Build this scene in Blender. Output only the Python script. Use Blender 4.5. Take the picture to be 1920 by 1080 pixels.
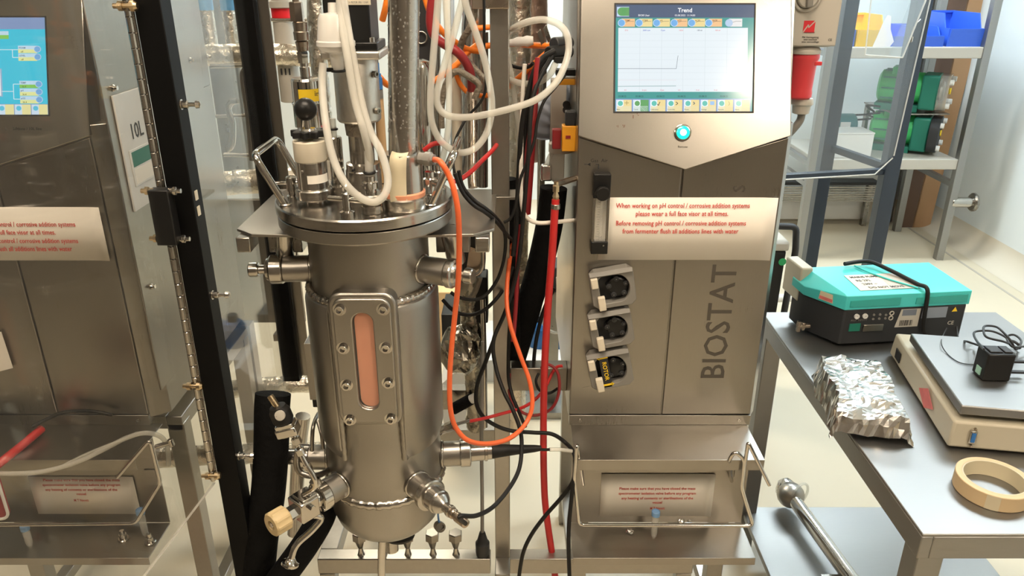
import bpy, bmesh, math, random
from mathutils import Vector, Matrix, noise
random.seed(11)
for o in list(bpy.data.objects): bpy.data.objects.remove(o, do_unlink=True)
SC = bpy.context.scene
COL = SC.collection
V = Vector
R = math.radians

# ---------------------------------------------------------------- camera
FPX, PITCH, CAMZ = 1442.0, R(22.7), 1.65
cam_d = bpy.data.cameras.new('camera'); cam_d.sensor_width = 36; cam_d.lens = FPX / 1920 * 36
cam_d.clip_start = 0.02
cam = bpy.data.objects.new('camera', cam_d); COL.objects.link(cam)
cam.location = (0, 0, CAMZ); cam.rotation_euler = (math.pi / 2 - PITCH, 0, 0)
SC.camera = cam
# ---------------------------------------------------------------- world, exposure, lamp strengths
w = bpy.data.worlds.new('world'); SC.world = w; w.use_nodes = True
w.node_tree.nodes['Background'].inputs[0].default_value = (.6, .7, .8, 1)
w.node_tree.nodes['Background'].inputs[1].default_value = .3
vs = SC.view_settings
vs.view_transform = 'Standard'; vs.look = 'None'; vs.gamma = 1.0; vs.use_curve_mapping = False
vs.exposure = 0.1
SC.cycles.sample_clamp_indirect = 5.0
WARM, COOL = (1.0, .83, .64), (.80, .93, 1.0)
# lamps: (x, y, sx, sy, colour, strength)
LAMPS = [(1.34, -.5, .34, .62, WARM, 62), (-1.0, -.35, .5, .5, WARM, 20),
         (-.1, .75, 1.2, .25, WARM, 38), (1.5, 4.35, 1.2, .3, COOL, 62), (-.9, 3.4, 1.2, .3, (1, .90, .72), 50), (1.95, 2.4, .62, .62, COOL, 40)]
ZC = 2.75

# ---------------------------------------------------------------- pixel helpers (a pixel is a direction; the distance is given)
_c, _s = math.cos(PITCH), math.sin(PITCH)
def ray(px, py):
    u = (px - 960) / FPX; v = (540 - py) / FPX
    return V((u, _c + v * _s, -_s + v * _c))
O = V((0, 0, CAMZ))
def PY(px, py, Y): d = ray(px, py); return O + d * (Y / d.y)
def PZ(px, py, Z): d = ray(px, py); return O + d * ((Z - CAMZ) / d.z)
def PX(px, py, X): d = ray(px, py); return O + d * (X / d.x)
def PP(px, py, p0, n): d = ray(px, py); n = V(n); return O + d * ((V(p0) - O).dot(n) / d.dot(n))
def pts(*L): return [PY(*q) for q in L]

# ---------------------------------------------------------------- mesh builder
def basis(ax, ref=None):
    ax = V(ax).normalized()
    r = V(ref) if ref is not None else (V((0, 0, 1)) if abs(ax.z) < .9 else V((1, 0, 0)))
    x = r.cross(ax)
    if x.length < 1e-6: x = V((0, 1, 0)).cross(ax)
    x.normalize(); return x, ax.cross(x).normalized(), ax
class MB:
    def __init__(s): s.v = []; s.f = []; s.m = []; s.cur = 0; s.soft = False
    def add(s, vs_, fs):
        o = len(s.v); s.v += [tuple(a) for a in vs_]
        s.f += [tuple(i + o for i in f) for f in fs]; s.m += [s.cur] * len(fs); return s
    def mt(s, i): s.cur = i; return s
    def box(s, x0, x1, y0, y1, z0, z1):
        return s.add([(x, y, z) for x in (x0, x1) for y in (y0, y1) for z in (z0, z1)],
                     [(0, 1, 3, 2), (4, 6, 7, 5), (0, 4, 5, 1), (2, 3, 7, 6), (0, 2, 6, 4), (1, 5, 7, 3)])
    def obox(s, c, a, b, d):          # centre and three half vectors
        c, a, b, d = V(c), V(a), V(b), V(d)
        return s.add([c + a * i + b * j + d * k for i in (-1, 1) for j in (-1, 1) for k in (-1, 1)],
                     [(0, 1, 3, 2), (4, 6, 7, 5), (0, 4, 5, 1), (2, 3, 7, 6), (0, 2, 6, 4), (1, 5, 7, 3)])
    def prism(s, P, off):
        n = len(P); off = V(off); P = [V(p) for p in P]
        return s.add(P + [p + off for p in P], [tuple(range(n)), tuple(range(2 * n - 1, n - 1, -1))] +
                     [(i, (i + 1) % n, n + (i + 1) % n, n + i) for i in range(n)])
    def poly(s, P): return s.add(P, [tuple(range(len(P)))])
    def ringprism(s, A, B, off):      # outline A with hole B, same vertex count
        n = len(A); off = V(off); A = [V(p) for p in A]; B = [V(p) for p in B]
        vs_ = A + B + [p + off for p in A] + [p + off for p in B]; f = []
        for i in range(n):
            j = (i + 1) % n
            f += [(i, j, n + j, n + i), (2 * n + i, 3 * n + i, 3 * n + j, 2 * n + j), (i, 2 * n + i, 2 * n + j, j), (n + i, n + j, 3 * n + j, 3 * n + i)]
        return s.add(vs_, f)
    def lathe(s, o, ax, prof, n=28, a0=0, a1=None, ref=None, close=True):
        o = V(o); x, y, z = basis(ax, ref); full = a1 is None
        if full: a1 = a0 + 2 * math.pi
        k = n if full else n + 1; vs_ = []; f = []
        for h, r in prof:
            for i in range(k):
                a = a0 + (a1 - a0) * i / n
                vs_.append(o + z * h + (x * math.cos(a) + y * math.sin(a)) * r)
        m = len(prof)
        for j in range(m - 1):
            for i in range(n):
                i2 = (i + 1) % k
                f.append((j * k + i, j * k + i2, (j + 1) * k + i2, (j + 1) * k + i))
        if close and full:
            if prof[0][1] > 1e-5: f.append(tuple(range(k)))
            if prof[-1][1] > 1e-5: f.append(tuple((m - 1) * k + i for i in range(k)))
        return s.add(vs_, f)
    def cyl(s, a, b, r0, r1=None, n=18):
        a, b = V(a), V(b); L = (b - a).length
        return s.lathe(a, b - a, [(0, r0), (L, r0 if r1 is None else r1)], n)
    def rod(s, a, b, r, c=.15, n=18):  # cylinder with small chamfers
        a, b = V(a), V(b); L = (b - a).length; e = min(r * c, L * .3)
        return s.lathe(a, b - a, [(0, r - e), (e, r), (L - e, r), (L, r - e)], n)
    def sph(s, c, r, n=16, sc=(1, 1, 1)):
        c = V(c); vs_ = []; f = []; m = n // 2
        for j in range(m + 1):
            t = math.pi * j / m
            for i in range(n):
                a = 2 * math.pi * i / n
                vs_.append(c + V((math.sin(t) * math.cos(a) * sc[0], math.sin(t) * math.sin(a) * sc[1], math.cos(t) * sc[2])) * r)
        for j in range(m):
            for i in range(n):
                f.append((j * n + i, (j + 1) * n + i, (j + 1) * n + (i + 1) % n, j * n + (i + 1) % n))
        return s.add(vs_, f)
    def torus(s, c, ax, R_, r, n=28, m=8, a0=0, a1=None):
        x, y, z = basis(ax); c = V(c); full = a1 is None
        if full: a1 = 2 * math.pi
        P = [c + (x * math.cos(a0 + (a1 - a0) * i / n) + y * math.sin(a0 + (a1 - a0) * i / n)) * R_ for i in range(n if full else n + 1)]
        return s.sweep(P, r, m, full)
    def sweep(s, P, r, n=8, closed=False, flat=None):
        s.soft = True; P = [V(p) for p in P]; N = len(P); vs_ = []; f = []; nx = None
        for i in range(N):
            t = (P[(i + 1) % N] - P[i - 1]) if closed else (P[min(i + 1, N - 1)] - P[max(i - 1, 0)])
            if t.length < 1e-9: t = V((0, 0, 1))
            t.normalize()
            if nx is None: nx = basis(t)[0]
            else:
                nx = nx - t * nx.dot(t)
                nx = nx.normalized() if nx.length > 1e-6 else basis(t)[0]
            ny = t.cross(nx); rr = r[i] if isinstance(r, (list, tuple)) else r
            for k in range(n):
                a = 2 * math.pi * k / n
                vs_.append(P[i] + nx * math.cos(a) * rr + ny * math.sin(a) * rr * (flat or 1))
        for i in range(N if closed else N - 1):
            j = (i + 1) % N
            for k in range(n):
                f.append((i * n + k, i * n + (k + 1) % n, j * n + (k + 1) % n, j * n + k))
        if not closed: f += [tuple(range(n)), tuple((N - 1) * n + k for k in range(n))]
        return s.add(vs_, f)
    def hexn(s, a, b, r): return s.cyl(a, b, r, n=6)
    def build(s, name, mat, parent=None, bevel=0, ang=30, smooth=True, kind=None):
        me = bpy.data.meshes.new(name); me.from_pydata(s.v, [], s.f)
        bm = bmesh.new(); bm.from_mesh(me)
        bmesh.ops.recalc_face_normals(bm, faces=bm.faces)
        bm.to_mesh(me); bm.free()
        mats = mat if isinstance(mat, (list, tuple)) else [mat]
        for q in mats: me.materials.append(q)
        if len(mats) > 1: me.polygons.foreach_set('material_index', s.m)
        if smooth:
            me.shade_smooth(); me.set_sharp_from_angle(angle=R(max(ang, 62) if s.soft else ang))
        o = bpy.data.objects.new(name, me); COL.objects.link(o)
        if bevel:
            md = o.modifiers.new('bevel', 'BEVEL'); md.width = bevel; md.segments = 2; md.limit_method = 'ANGLE'; md.angle_limit = R(35)
        if parent is not None: attach(o, parent)
        if kind: o['kind'] = kind
        return o
def attach(o, parent):
    o.parent = parent                  # meshes hold world coordinates; only the Empties carry a location
    o.matrix_parent_inverse = Matrix.Translation(parent.location).inverted() if parent.parent is None else Matrix()
def tag(o, label, cat, group=None):
    o['label'] = label; o['category'] = cat
    if group: o['group'] = group
    return o
def thing(name, label, cat, loc=(0, 0, 0), group=None):
    o = bpy.data.objects.new(name, None); COL.objects.link(o); o.location = loc; o.empty_display_size = .05
    return tag(o, label, cat, group)
def struct(o): o['kind'] = 'structure'; return o
def copy_tree(o, parent=None):
    c = o.copy(); COL.objects.link(c)
    if parent is not None: c.parent = parent
    for ch in list(o.children): copy_tree(ch, c)
    return c
def cr(P, k=7, closed=False):         # Catmull-Rom through the points
    P = [V(p) for p in P]; n = len(P); out = []
    for i in range(n if closed else n - 1):
        if closed: a, b, c, d = P[i - 1], P[i], P[(i + 1) % n], P[(i + 2) % n]
        else: a, b, c, d = P[max(i - 1, 0)], P[i], P[i + 1], P[min(i + 2, n - 1)]
        for j in range(k):
            t = j / k
            out.append(.5 * ((2 * b) + (c - a) * t + (2 * a - 5 * b + 4 * c - d) * t * t + (3 * b - a - 3 * c + d) * t ** 3))
    if not closed: out.append(P[-1])
    return out
def fillet(P, r, k=5):                # rounded corners for bent rods
    P = [V(p) for p in P]; out = [P[0]]
    for i in range(1, len(P) - 1):
        a = (P[i - 1] - P[i]); b = (P[i + 1] - P[i]); d = min(r, a.length * .45, b.length * .45)
        a = P[i] + a.normalized() * d; b = P[i] + b.normalized() * d
        for j in range(k + 1):
            t = j / k; out.append((1 - t) ** 2 * a + 2 * t * (1 - t) * P[i] + t * t * b)
    out.append(P[-1]); return out
def rrect(c, ux, uy, hw, hh, r, k=4):
    c, ux, uy = V(c), V(ux), V(uy); out = []
    for sx, sy, a0 in ((1, 1, 0), (-1, 1, 90), (-1, -1, 180), (1, -1, 270)):
        for j in range(k + 1):
            a = R(a0 + 90 * j / k)
            out.append(c + ux * (sx * (hw - r) + r * math.cos(a)) + uy * (sy * (hh - r) + r * math.sin(a)))
    return out

# ---------------------------------------------------------------- materials
def lin(c): return tuple((a / 12.92 if a <= .04045 else ((a + .055) / 1.055) ** 2.4) for a in c)
def rgb(r, g, b): return lin((r / 255, g / 255, b / 255))
MATS = {}
def base(name):
    m = bpy.data.materials.new(name); m.use_nodes = True; MATS[name] = m
    return m, m.node_tree.nodes, m.node_tree.links, m.node_tree.nodes['Principled BSDF']
def plain(name, col, rough=.5, metal=0, spec=.5, bump=0, bscale=60, var=.0, vscale=8, coat=0):
    m, N, L, b = base(name)
    b.inputs['Base Color'].default_value = (*col, 1); b.inputs['Roughness'].default_value = rough
    b.inputs['Metallic'].default_value = metal; b.inputs['Specular IOR Level'].default_value = spec
    b.inputs['Coat Weight'].default_value = coat
    tc = N.new('ShaderNodeTexCoord')
    if var:
        nz = N.new('ShaderNodeTexNoise'); nz.inputs['Scale'].default_value = vscale; nz.inputs['Detail'].default_value = 5
        L.new(tc.outputs['Object'], nz.inputs['Vector'])
        mx = N.new('ShaderNodeMix'); mx.data_type = 'RGBA'
        mx.inputs[6].default_value = (*[a * (1 - var) for a in col], 1); mx.inputs[7].default_value = (*[min(1, a * (1 + var)) for a in col], 1)
        L.new(nz.outputs['Fac'], mx.inputs[0]); L.new(mx.outputs[2], b.inputs['Base Color'])
    if bump:
        n2 = N.new('ShaderNodeTexNoise'); n2.inputs['Scale'].default_value = bscale; n2.inputs['Detail'].default_value = 3
        L.new(tc.outputs['Object'], n2.inputs['Vector'])
        bp = N.new('ShaderNodeBump'); bp.inputs['Strength'].default_value = bump; bp.inputs['Distance'].default_value = .01
        L.new(n2.outputs['Fac'], bp.inputs['Height']); L.new(bp.outputs[0], b.inputs['Normal'])
    return m
def metal(name, col, rough, stretch=(1, 1, 1), dr=.12, db=.12, bump=.02, scale=30, dist=.002):
    """stainless: streaky roughness and tone, brushed along the axis with the small stretch value"""
    m, N, L, b = base(name)
    b.inputs['Metallic'].default_value = 1
    tc = N.new('ShaderNodeTexCoord'); mp = N.new('ShaderNodeMapping'); mp.inputs['Scale'].default_value = stretch
    L.new(tc.outputs['Object'], mp.inputs['Vector'])
    nz = N.new('ShaderNodeTexNoise'); nz.inputs['Scale'].default_value = scale; nz.inputs['Detail'].default_value = 6
    L.new(mp.outputs[0], nz.inputs['Vector'])
    n2 = N.new('ShaderNodeTexNoise'); n2.inputs['Scale'].default_value = 7; n2.inputs['Detail'].default_value = 4
    L.new(tc.outputs['Object'], n2.inputs['Vector'])
    ad = N.new('ShaderNodeMath'); ad.operation = 'ADD'; L.new(nz.outputs['Fac'], ad.inputs[0]); L.new(n2.outputs['Fac'], ad.inputs[1])
    mr = N.new('ShaderNodeMapRange'); mr.inputs[1].default_value = .6; mr.inputs[2].default_value = 1.4
    mr.inputs[3].default_value = max(.02, rough - dr); mr.inputs[4].default_value = rough + dr
    L.new(ad.outputs[0], mr.inputs[0]); L.new(mr.outputs[0], b.inputs['Roughness'])
    mx = N.new('ShaderNodeMix'); mx.data_type = 'RGBA'
    mx.inputs[6].default_value = (*[a * (1 - db) for a in col], 1); mx.inputs[7].default_value = (*[min(1, a * (1 + db)) for a in col], 1)
    mr2 = N.new('ShaderNodeMapRange'); mr2.inputs[1].default_value = .6; mr2.inputs[2].default_value = 1.4; L.new(ad.outputs[0], mr2.inputs[0])
    L.new(mr2.outputs[0], mx.inputs[0]); L.new(mx.outputs[2], b.inputs['Base Color'])
    if bump:
        bp = N.new('ShaderNodeBump'); bp.inputs['Strength'].default_value = bump; bp.inputs['Distance'].default_value = dist
        L.new(nz.outputs['Fac'], bp.inputs['Height']); L.new(bp.outputs[0], b.inputs['Normal'])
    return m
def clear(name, tint=(.97, .97, .97), rough=.02, haze=.03, hcol=(.8, .8, .78), ior=1.45):
    """thin clear plastic: mostly transparent, Fresnel gloss, a little surface haze"""
    m, N, L, b = base(name); N.remove(b); out = N['Material Output']
    tr = N.new('ShaderNodeBsdfTransparent'); tr.inputs[0].default_value = (*tint, 1)
    gl = N.new('ShaderNodeBsdfGlossy'); gl.inputs['Roughness'].default_value = rough
    df = N.new('ShaderNodeBsdfDiffuse'); df.inputs[0].default_value = (*hcol, 1)
    lw = N.new('ShaderNodeLayerWeight'); lw.inputs[0].default_value = .5; f0 = ((ior - 1) / (ior + 1)) ** 2
    pw = N.new('ShaderNodeMath'); pw.operation = 'POWER'; pw.inputs[1].default_value = 5; L.new(lw.outputs['Facing'], pw.inputs[0])
    fr = N.new('ShaderNodeMath'); fr.operation = 'MULTIPLY_ADD'; fr.inputs[1].default_value = 1 - f0; fr.inputs[2].default_value = f0; L.new(pw.outputs[0], fr.inputs[0])
    a = N.new('ShaderNodeMixShader'); a.inputs[0].default_value = haze; L.new(tr.outputs[0], a.inputs[1]); L.new(df.outputs[0], a.inputs[2])
    c = N.new('ShaderNodeMixShader'); L.new(fr.outputs[0], c.inputs[0]); L.new(a.outputs[0], c.inputs[1]); L.new(gl.outputs[0], c.inputs[2])
    L.new(c.outputs[0], out.inputs[0]); return m
def glow(name, col, strength=1.0, rough=.2, basec=(.02, .02, .02)):
    m, N, L, b = base(name)
    b.inputs['Base Color'].default_value = (*basec, 1); b.inputs['Roughness'].default_value = rough
    b.inputs['Emission Color'].default_value = (*col, 1); b.inputs['Emission Strength'].default_value = strength
    return m
ST = (.66, .62, .56)
M_tower = metal('brushed_steel_vertical', (.335, .315, .282), .31, (50, 50, .8), .05, .05, .012)
M_towerh = metal('brushed_steel_frame', (.38, .36, .325), .35, (3, 3, 3), .04, .05, 0)
M_satin = metal('blasted_steel', (.37, .35, .315), .35, (3, 3, 3), .05, .05, .02, 200)
M_steel = metal('turned_steel', (.50, .475, .435), .22, (1, 1, 12), .06, .08, .02)
M_pol = metal('polished_steel', (.60, .575, .535), .12, (1, 1, 1), .05, .05, 0)
M_sheet = metal('worn_sheet_steel', (.36, .34, .305), .36, (2, 2, 2), .04, .06, 0, 12)
M_table = metal('table_steel', (.32, .315, .305), .46, (1, 40, 40), .05, .06, .015)
M_dsteel = metal('dark_steel', (.30, .28, .25), .32, (1, 1, 1), .1, .15, .02)
M_alu = metal('cast_aluminium', (.66, .63, .57), .42, (2, 2, 2), .08, .1, .08, 90)
M_brass = metal('brass', (.60, .47, .30), .28, (1, 1, 1), .06, .1, 0)
M_nickel = metal('aged_nickel', (.45, .38, .31), .27, (1, 1, 1), .08, .1, 0)
M_copper = plain('copper_strip', (.80, .34, .20), .45, .1, var=.10, vscale=26)
M_foil = metal('aluminium_foil', (.80, .79, .77), .2, (1, 1, 1), .08, .06, .25, 40)
M_foilw = metal('foil_lagging', (.80, .74, .64), .27, (1, 1, 1), .08, .1, .7, 38, .012)
M_black = plain('black_plastic', (.009, .009, .009), .38, spec=.35)
M_blackf = plain('black_anodised_frame', (.004, .004, .004), .5, spec=.12, var=.2)
M_rubber = plain('black_rubber', (.009, .0085, .008), .55, spec=.3)
M_foam = plain('black_foam_lagging', (.005, .005, .005), .85, spec=.12, bump=.3, bscale=90)
M_dgrey = plain('dark_grey_plastic', (.026, .027, .029), .5, spec=.35)
M_grey = plain('grey_plastic', (.20, .19, .17), .5, var=.08)
M_lgrey = plain('light_grey_enamel', (.46, .43, .375), .45)
M_cream = plain('cream_enamel', (.48, .44, .34), .42)
M_white = plain('white_plastic', (.66, .65, .62), .45)
M_ivory = plain('ivory_nylon', (.66, .60, .48), .45, var=.05)
M_tan = plain('tan_nylon', (.56, .43, .23), .5, var=.08, vscale=30)
M_wood = plain('tan_plastic_tube', (.56, .36, .18), .5)
M_paper = plain('paper', (.80, .76, .68), .75, var=.02)
M_tape = plain('masking_tape', (.60, .45, .26), .65, var=.06)
M_ctape = plain('cream_tape', (.60, .53, .37), .7, var=.04)
M_red = plain('red_rubber', (.50, .022, .022), .35)
M_dred = plain('dark_red_rubber', (.26, .018, .022), .4)
M_redp = plain('red_plastic', (.62, .045, .055), .35)
M_rtext = plain('red_print', (.62, .06, .05), .7)
M_dtext = plain('dark_print', (.03, .03, .03), .7)
M_gtext = plain('etched_lettering', (.085, .075, .062), .5, .3)
M_orange = plain('orange_cable', (.76, .13, .035), .4)
M_orangeb = plain('orange_jacket', (.88, .22, .02), .42)
M_yellow = plain('yellow_tape', (.85, .58, .02), .6)
M_amber = plain('amber_plastic', (.75, .33, .02), .4)
M_blue = plain('blue_plastic', (.035, .12, .62), .4)
M_bluel = plain('blue_fitting', (.03, .16, .45), .35)
M_ybin = plain('yellow_plastic', (.86, .52, .03), .45)
M_teal = plain('turquoise_plastic', (.065, .56, .54), .42, var=.06)
M_green = plain('green_enamel', (.035, .42, .12), .4)
M_dgreen = plain('dark_green_print', (.01, .16, .11), .5)
M_pink = plain('pink_plastic', (.85, .12, .18), .5)
M_card = plain('cardboard', (.42, .24, .12), .8, var=.08)
M_pinkhaz = plain('faded_red_print', (.62, .16, .15), .55, var=.3, vscale=40)
M_glove = plain('blue_grey_rubber', (.33, .38, .46), .5)
M_oily = plain('grey_braided_sleeve', (.20, .17, .13), .5, .4, bump=.4, bscale=200)
M_acr = clear('clear_acrylic', (.95, .945, .93), .03, .012)
M_acr2 = clear('clear_acrylic_cool', (.95, .97, .98), .03, .05, (.75, .83, .9))
M_edge = clear('acrylic_cut_edge', (.9, .9, .88), .15, .45, (.9, .88, .82))
M_sil = clear('silicone_tube', (.93, .92, .88), .18, .40, (.80, .785, .73), 1.3)
M_cup = clear('frosted_plastic', (.93, .92, .9), .2, .6, (.92, .9, .85))
M_clearp = clear('clear_plastic', (.95, .95, .93), .06, .22, (.85, .84, .8))
M_tubew = plain('white_tube', (.74, .69, .62), .4)
M_floor = plain('cream_vinyl_floor', (.60, .53, .40), .42, var=.06, vscale=3, spec=.4)
M_wall = plain('pale_wall_paint', (.70, .74, .74), .6, var=.02)
M_wallf = plain('taupe_wall_paint', (.13, .11, .09), .7)
M_ceil = plain('white_ceiling', (.8, .8, .78), .8)
M_cove = plain('cream_coving', (.64, .58, .47), .45)
def text(s, o, ux, uy, size, mat, parent, name='lettering', align='LEFT', width=None, depth=.00015, bold=0, lift=.0004):
    cu = bpy.data.curves.new('t', 'FONT'); cu.body = s; cu.size = size; cu.align_x = align; cu.extrude = depth
    cu.resolution_u = 2; cu.offset = bold * size
    ob = bpy.data.objects.new('t', cu); COL.objects.link(ob)
    me = bpy.data.meshes.new_from_object(ob); bpy.data.objects.remove(ob); bpy.data.curves.remove(cu)
    ux, uy = V(ux).normalized(), V(uy).normalized(); n = ux.cross(uy)
    k = 1
    if width and len(me.vertices):
        xs = [v.co.x for v in me.vertices]; k = width / max(1e-6, max(xs) - min(xs))
    M = Matrix(((ux.x * k, uy.x, n.x, 0), (ux.y * k, uy.y, n.y, 0), (ux.z * k, uy.z, n.z, 0), (0, 0, 0, 1)))
    M.translation = V(o) + n * (lift + depth)
    me.transform(M); me.materials.clear(); me.materials.append(mat); me.name = name
    ob = bpy.data.objects.new(name, me); COL.objects.link(ob)
    if parent is not None: attach(ob, parent)
    return ob
X, Yv, Z = V((1, 0, 0)), V((0, 1, 0)), V((0, 0, 1))
FR = -Yv
# ================================================================ the room
XL, XR, YF, YB = -2.7, 2.92, -1.5, 5.25
struct(MB().box(XL, XR, YF, YB, -.05, 0).build('floor', M_floor))
struct(MB().box(XL, XR, YF, YB, ZC, ZC + .05).build('ceiling', M_ceil))
struct(MB().box(XL - .05, XL, YF, YB, 0, ZC).build('wall_left', M_wallf))
struct(MB().box(XR, XR + .05, YF, YB, 0, ZC).build('wall_right', M_wall))
struct(MB().box(XL, XR, YB, YB + .05, 0, ZC).build('wall_back', M_wall))
struct(MB().box(XL, XR, YF - .05, YF, 0, ZC).build('wall_front', M_wallf))
def cove(name, a, b, out, h=.13, d=.13):
    a, b, out = V(a), V(b), V(out); prof = [(d * (1 - math.sin(R(9 * i))), h * (1 - math.cos(R(9 * i)))) for i in range(11)]
    P = [a + out * p[0] + Z * (p[1] + .001) for p in prof] + [a + Z * .001]
    struct(MB().prism([p for p in P], b - a).build(name, M_cove))
cove('baseboard_right', (XR, YF, 0), (XR, YB, 0), (-1, 0, 0))
cove('baseboard_back', (XL, YB, 0), (XR, YB, 0), (0, -1, 0))
struct(MB().box(XR - .215, XR - .2, YF, YB, 0, .0015).build('trim_1', plain('floor_seam', (.42, .38, .32), .5)))
for i, (x, y, sx, sy, c, st) in enumerate(LAMPS):
    lab = ['narrow warm ceiling lamp above the table side', 'square warm ceiling lamp above the left control tower side', 'long warm ceiling lamp over the aisle in front of the vessel',
           'long cool ceiling lamp over the steel rack', 'long warm white ceiling lamp over the lagged pipes', 'square cool ceiling lamp over the far end of the table'][i]
    t = thing('ceiling_light', lab, 'ceiling light', (x, y, ZC), 'ceiling lights')
    f = MB()
    f.box(x - sx / 2 - .02, x + sx / 2 + .02, y - sy / 2 - .02, y - sy / 2, ZC - .03, ZC); f.box(x - sx / 2 - .02, x + sx / 2 + .02, y + sy / 2, y + sy / 2 + .02, ZC - .03, ZC)
    f.box(x - sx / 2 - .02, x - sx / 2, y - sy / 2, y + sy / 2, ZC - .03, ZC); f.box(x + sx / 2, x + sx / 2 + .02, y - sy / 2, y + sy / 2, ZC - .03, ZC)
    f.build('frame', M_white, t)
    MB().box(x - sx / 2, x + sx / 2, y - sy / 2, y + sy / 2, ZC - .02, ZC - .012).build('diffuser', glow('lamp_diffuser_%d' % i, c, st), t)

# ================================================================ control towers
YT = 1.5
HN = V((0, -math.cos(R(19)), math.sin(R(19)))); HU = V((0, math.sin(R(19)), math.cos(R(19))))   # head panel normal / up
UI = {}
def uim(r, g, b, k=1.0):
    key = (r, g, b, k)
    if key not in UI: UI[key] = glow('screen_colour_%d' % len(UI), rgb(r, g, b), k, .12)
    return UI[key]
class Screen:
    """flat screen picture: shapes in screen units laid in thin layers on the panel"""
    def __init__(s, o, ux, uy, n, w, h, W, H): s.o, s.ux, s.uy, s.n, s.k, s.kh = V(o), ux, uy, n, w / W, h / H; s.q = {}; s.lay = 0
    def p(s, x, y, l=None): return s.o + s.ux * (x * s.k) - s.uy * (y * s.kh) + s.n * (.0002 + .00012 * (s.lay if l is None else l))
    def m(s, c):
        if c not in s.q: s.q[c] = MB()
        return s.q[c]
    def rect(s, x, y, w, h, c, l=1): s.lay = l; s.m(c).poly([s.p(x, y + h), s.p(x + w, y + h), s.p(x + w, y), s.p(x, y)])
    def disc(s, x, y, r, c, l=2, n=14): s.lay = l; s.m(c).poly([s.p(x + r * math.cos(-2 * math.pi * i / n), y + r * math.sin(-2 * math.pi * i / n)) for i in range(n)])
    def line(s, P, t, c, l=3):
        for (a, b), (d, e) in zip(P, P[1:]):
            L = math.hypot(d - a, e - b) or 1; nx, ny = -(e - b) / L * t / 2, (d - a) / L * t / 2; s.lay = l
            s.m(c).poly([s.p(a + nx, b + ny), s.p(a - nx, b - ny), s.p(d - nx, e - ny), s.p(d + nx, e + ny)])
    def text(s, t, x, y, size, c, parent, align='LEFT', bold=.01): s.lay = 4; text(t, s.p(x, y), s.ux, s.uy, size * s.kh, uim(*c), parent, 'screen_text', align, depth=.00003, lift=.0001, bold=bold)
    def done(s, parent):
        mb = MB(); mats = []
        for i, (c, b) in enumerate(s.q.items()):
            mats.append(uim(*c)); mb.mt(i); mb.add(b.v, b.f)
        return mb.build('screen_picture', mats, parent, smooth=False)

def tower(name, label, x0, x1, bx0, bx1, cx, depth=.55):
    t = thing(name, label, 'control tower', (cx, YT, .68))
    zb, zc, zt = .70, 1.345, 1.66
    # carcass
    zv = 1.345
    # side plan with chamfered front corners
    ch = .03
    plan = [(bx0, YT + ch), (x0, YT + .006), (x1, YT + .006), (bx1, YT + ch), (bx1, YT + depth), (bx0, YT + depth)]
    MB().prism([V((a, b, zb)) for a, b in plan], Z * (zv - zb + .02)).build('body', M_tower, t, .002)
    # doors meeting under the V of the head
    tip = zv - .062
    for s, (a, b) in (('l', (x0 + .001, cx - .002)), ('r', (cx + .002, x1 - .001))):
        za, zb_ = (zv - .004, tip - .004) if s == 'l' else (tip - .004, zv - .004)
        MB().prism([V((a, YT, zb + .012)), V((b, YT, zb + .012)), V((b, YT, zb_)), V((a, YT, za))], V((0, .006, 0))).build('door', M_tower, t, .0015)
    # base strip with two screws
    MB().box(x0, x1, YT - .002, YT + .02, zb - .0155, zb + .010).build('base_strip', M_tower, t, .001)
    for sx in (x0 + .025, x1 - .025):
        MB().lathe((sx, YT - .002, zb - .003), FR, [(0, .0045), (.002, .004), (.002, .002), (.0008, .0015), (.0008, 0)], 12).build('screw', M_steel, t)
    # head, leaning back, with a pointed lower edge, overhanging the doors
    hp = V((cx, YT - .004, zv)); H = []
    def hpt(x, z): k = (z - zv) / HU.z; return V((x, hp.y, zv)) + HU * k
    front = [hpt(x0 - .002, zv), hpt(cx, tip), hpt(x1 + .002, zv), hpt(x1 - .004, zt), hpt(x0 + .004, zt)]
    back = [V((p.x, YT + .16, p.z)) for p in front]
    MB().prism([V((bx0, YT + .05, zv + .02)), V((bx0, YT + .14, 1.70)), V((bx0, YT + depth, 1.70)), V((bx0, YT + depth, zv + .02))], X * (bx1 - bx0)).build('rear_housing', M_tower, t, .002)
    n = 5; mb = MB(); mb.add(front + back, [tuple(range(n)), tuple(range(2 * n - 1, n - 1, -1))] + [(i, (i + 1) % n, n + (i + 1) % n, n + i) for i in range(n)])
    mb.build('head', M_towerh if False else M_tower, t, .002)
    return t, hpt

# ---- the tower in the middle
t, hpt = tower('control_tower', 'stainless control tower with a white trend chart on its lit screen', .13, .542, .128, .557, .339)
MT = t; HP = hpt(.339, 1.345)
def onhead(px, py): return PP(px, py, HP, HN)
a, b = onhead(1153, 209), onhead(1414, 9)
sw, sh = b.x - a.x, (b - a).dot(HU)
so = a + HU * sh
MB().ringprism([so + X * x + HU * z + HN * .0004 for x, z in ((-.003, .003), (sw + .003, .003), (sw + .003, -sh - .003), (-.003, -sh - .003))],
               [so + X * x + HU * z + HN * .0004 for x, z in ((0, 0), (sw, 0), (sw, -sh), (0, -sh))], HN * .0012).build('screen_bezel', M_dgrey, t)
scr = MB().prism([so + X * x + HU * z for x, z in ((0, 0), (sw, 0), (sw, -sh), (0, -sh))], HN * .0003).build('screen', M_black, t)
S = Screen(so + HN * .0004, X, HU, HN, sw, sh, 260, 200)
TEAL, YEL, BLU, LBL, WHT, GRN = (62, 150, 146), (232, 212, 150), (112, 172, 226), (190, 212, 236), (222, 232, 238), (96, 160, 98)
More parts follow.
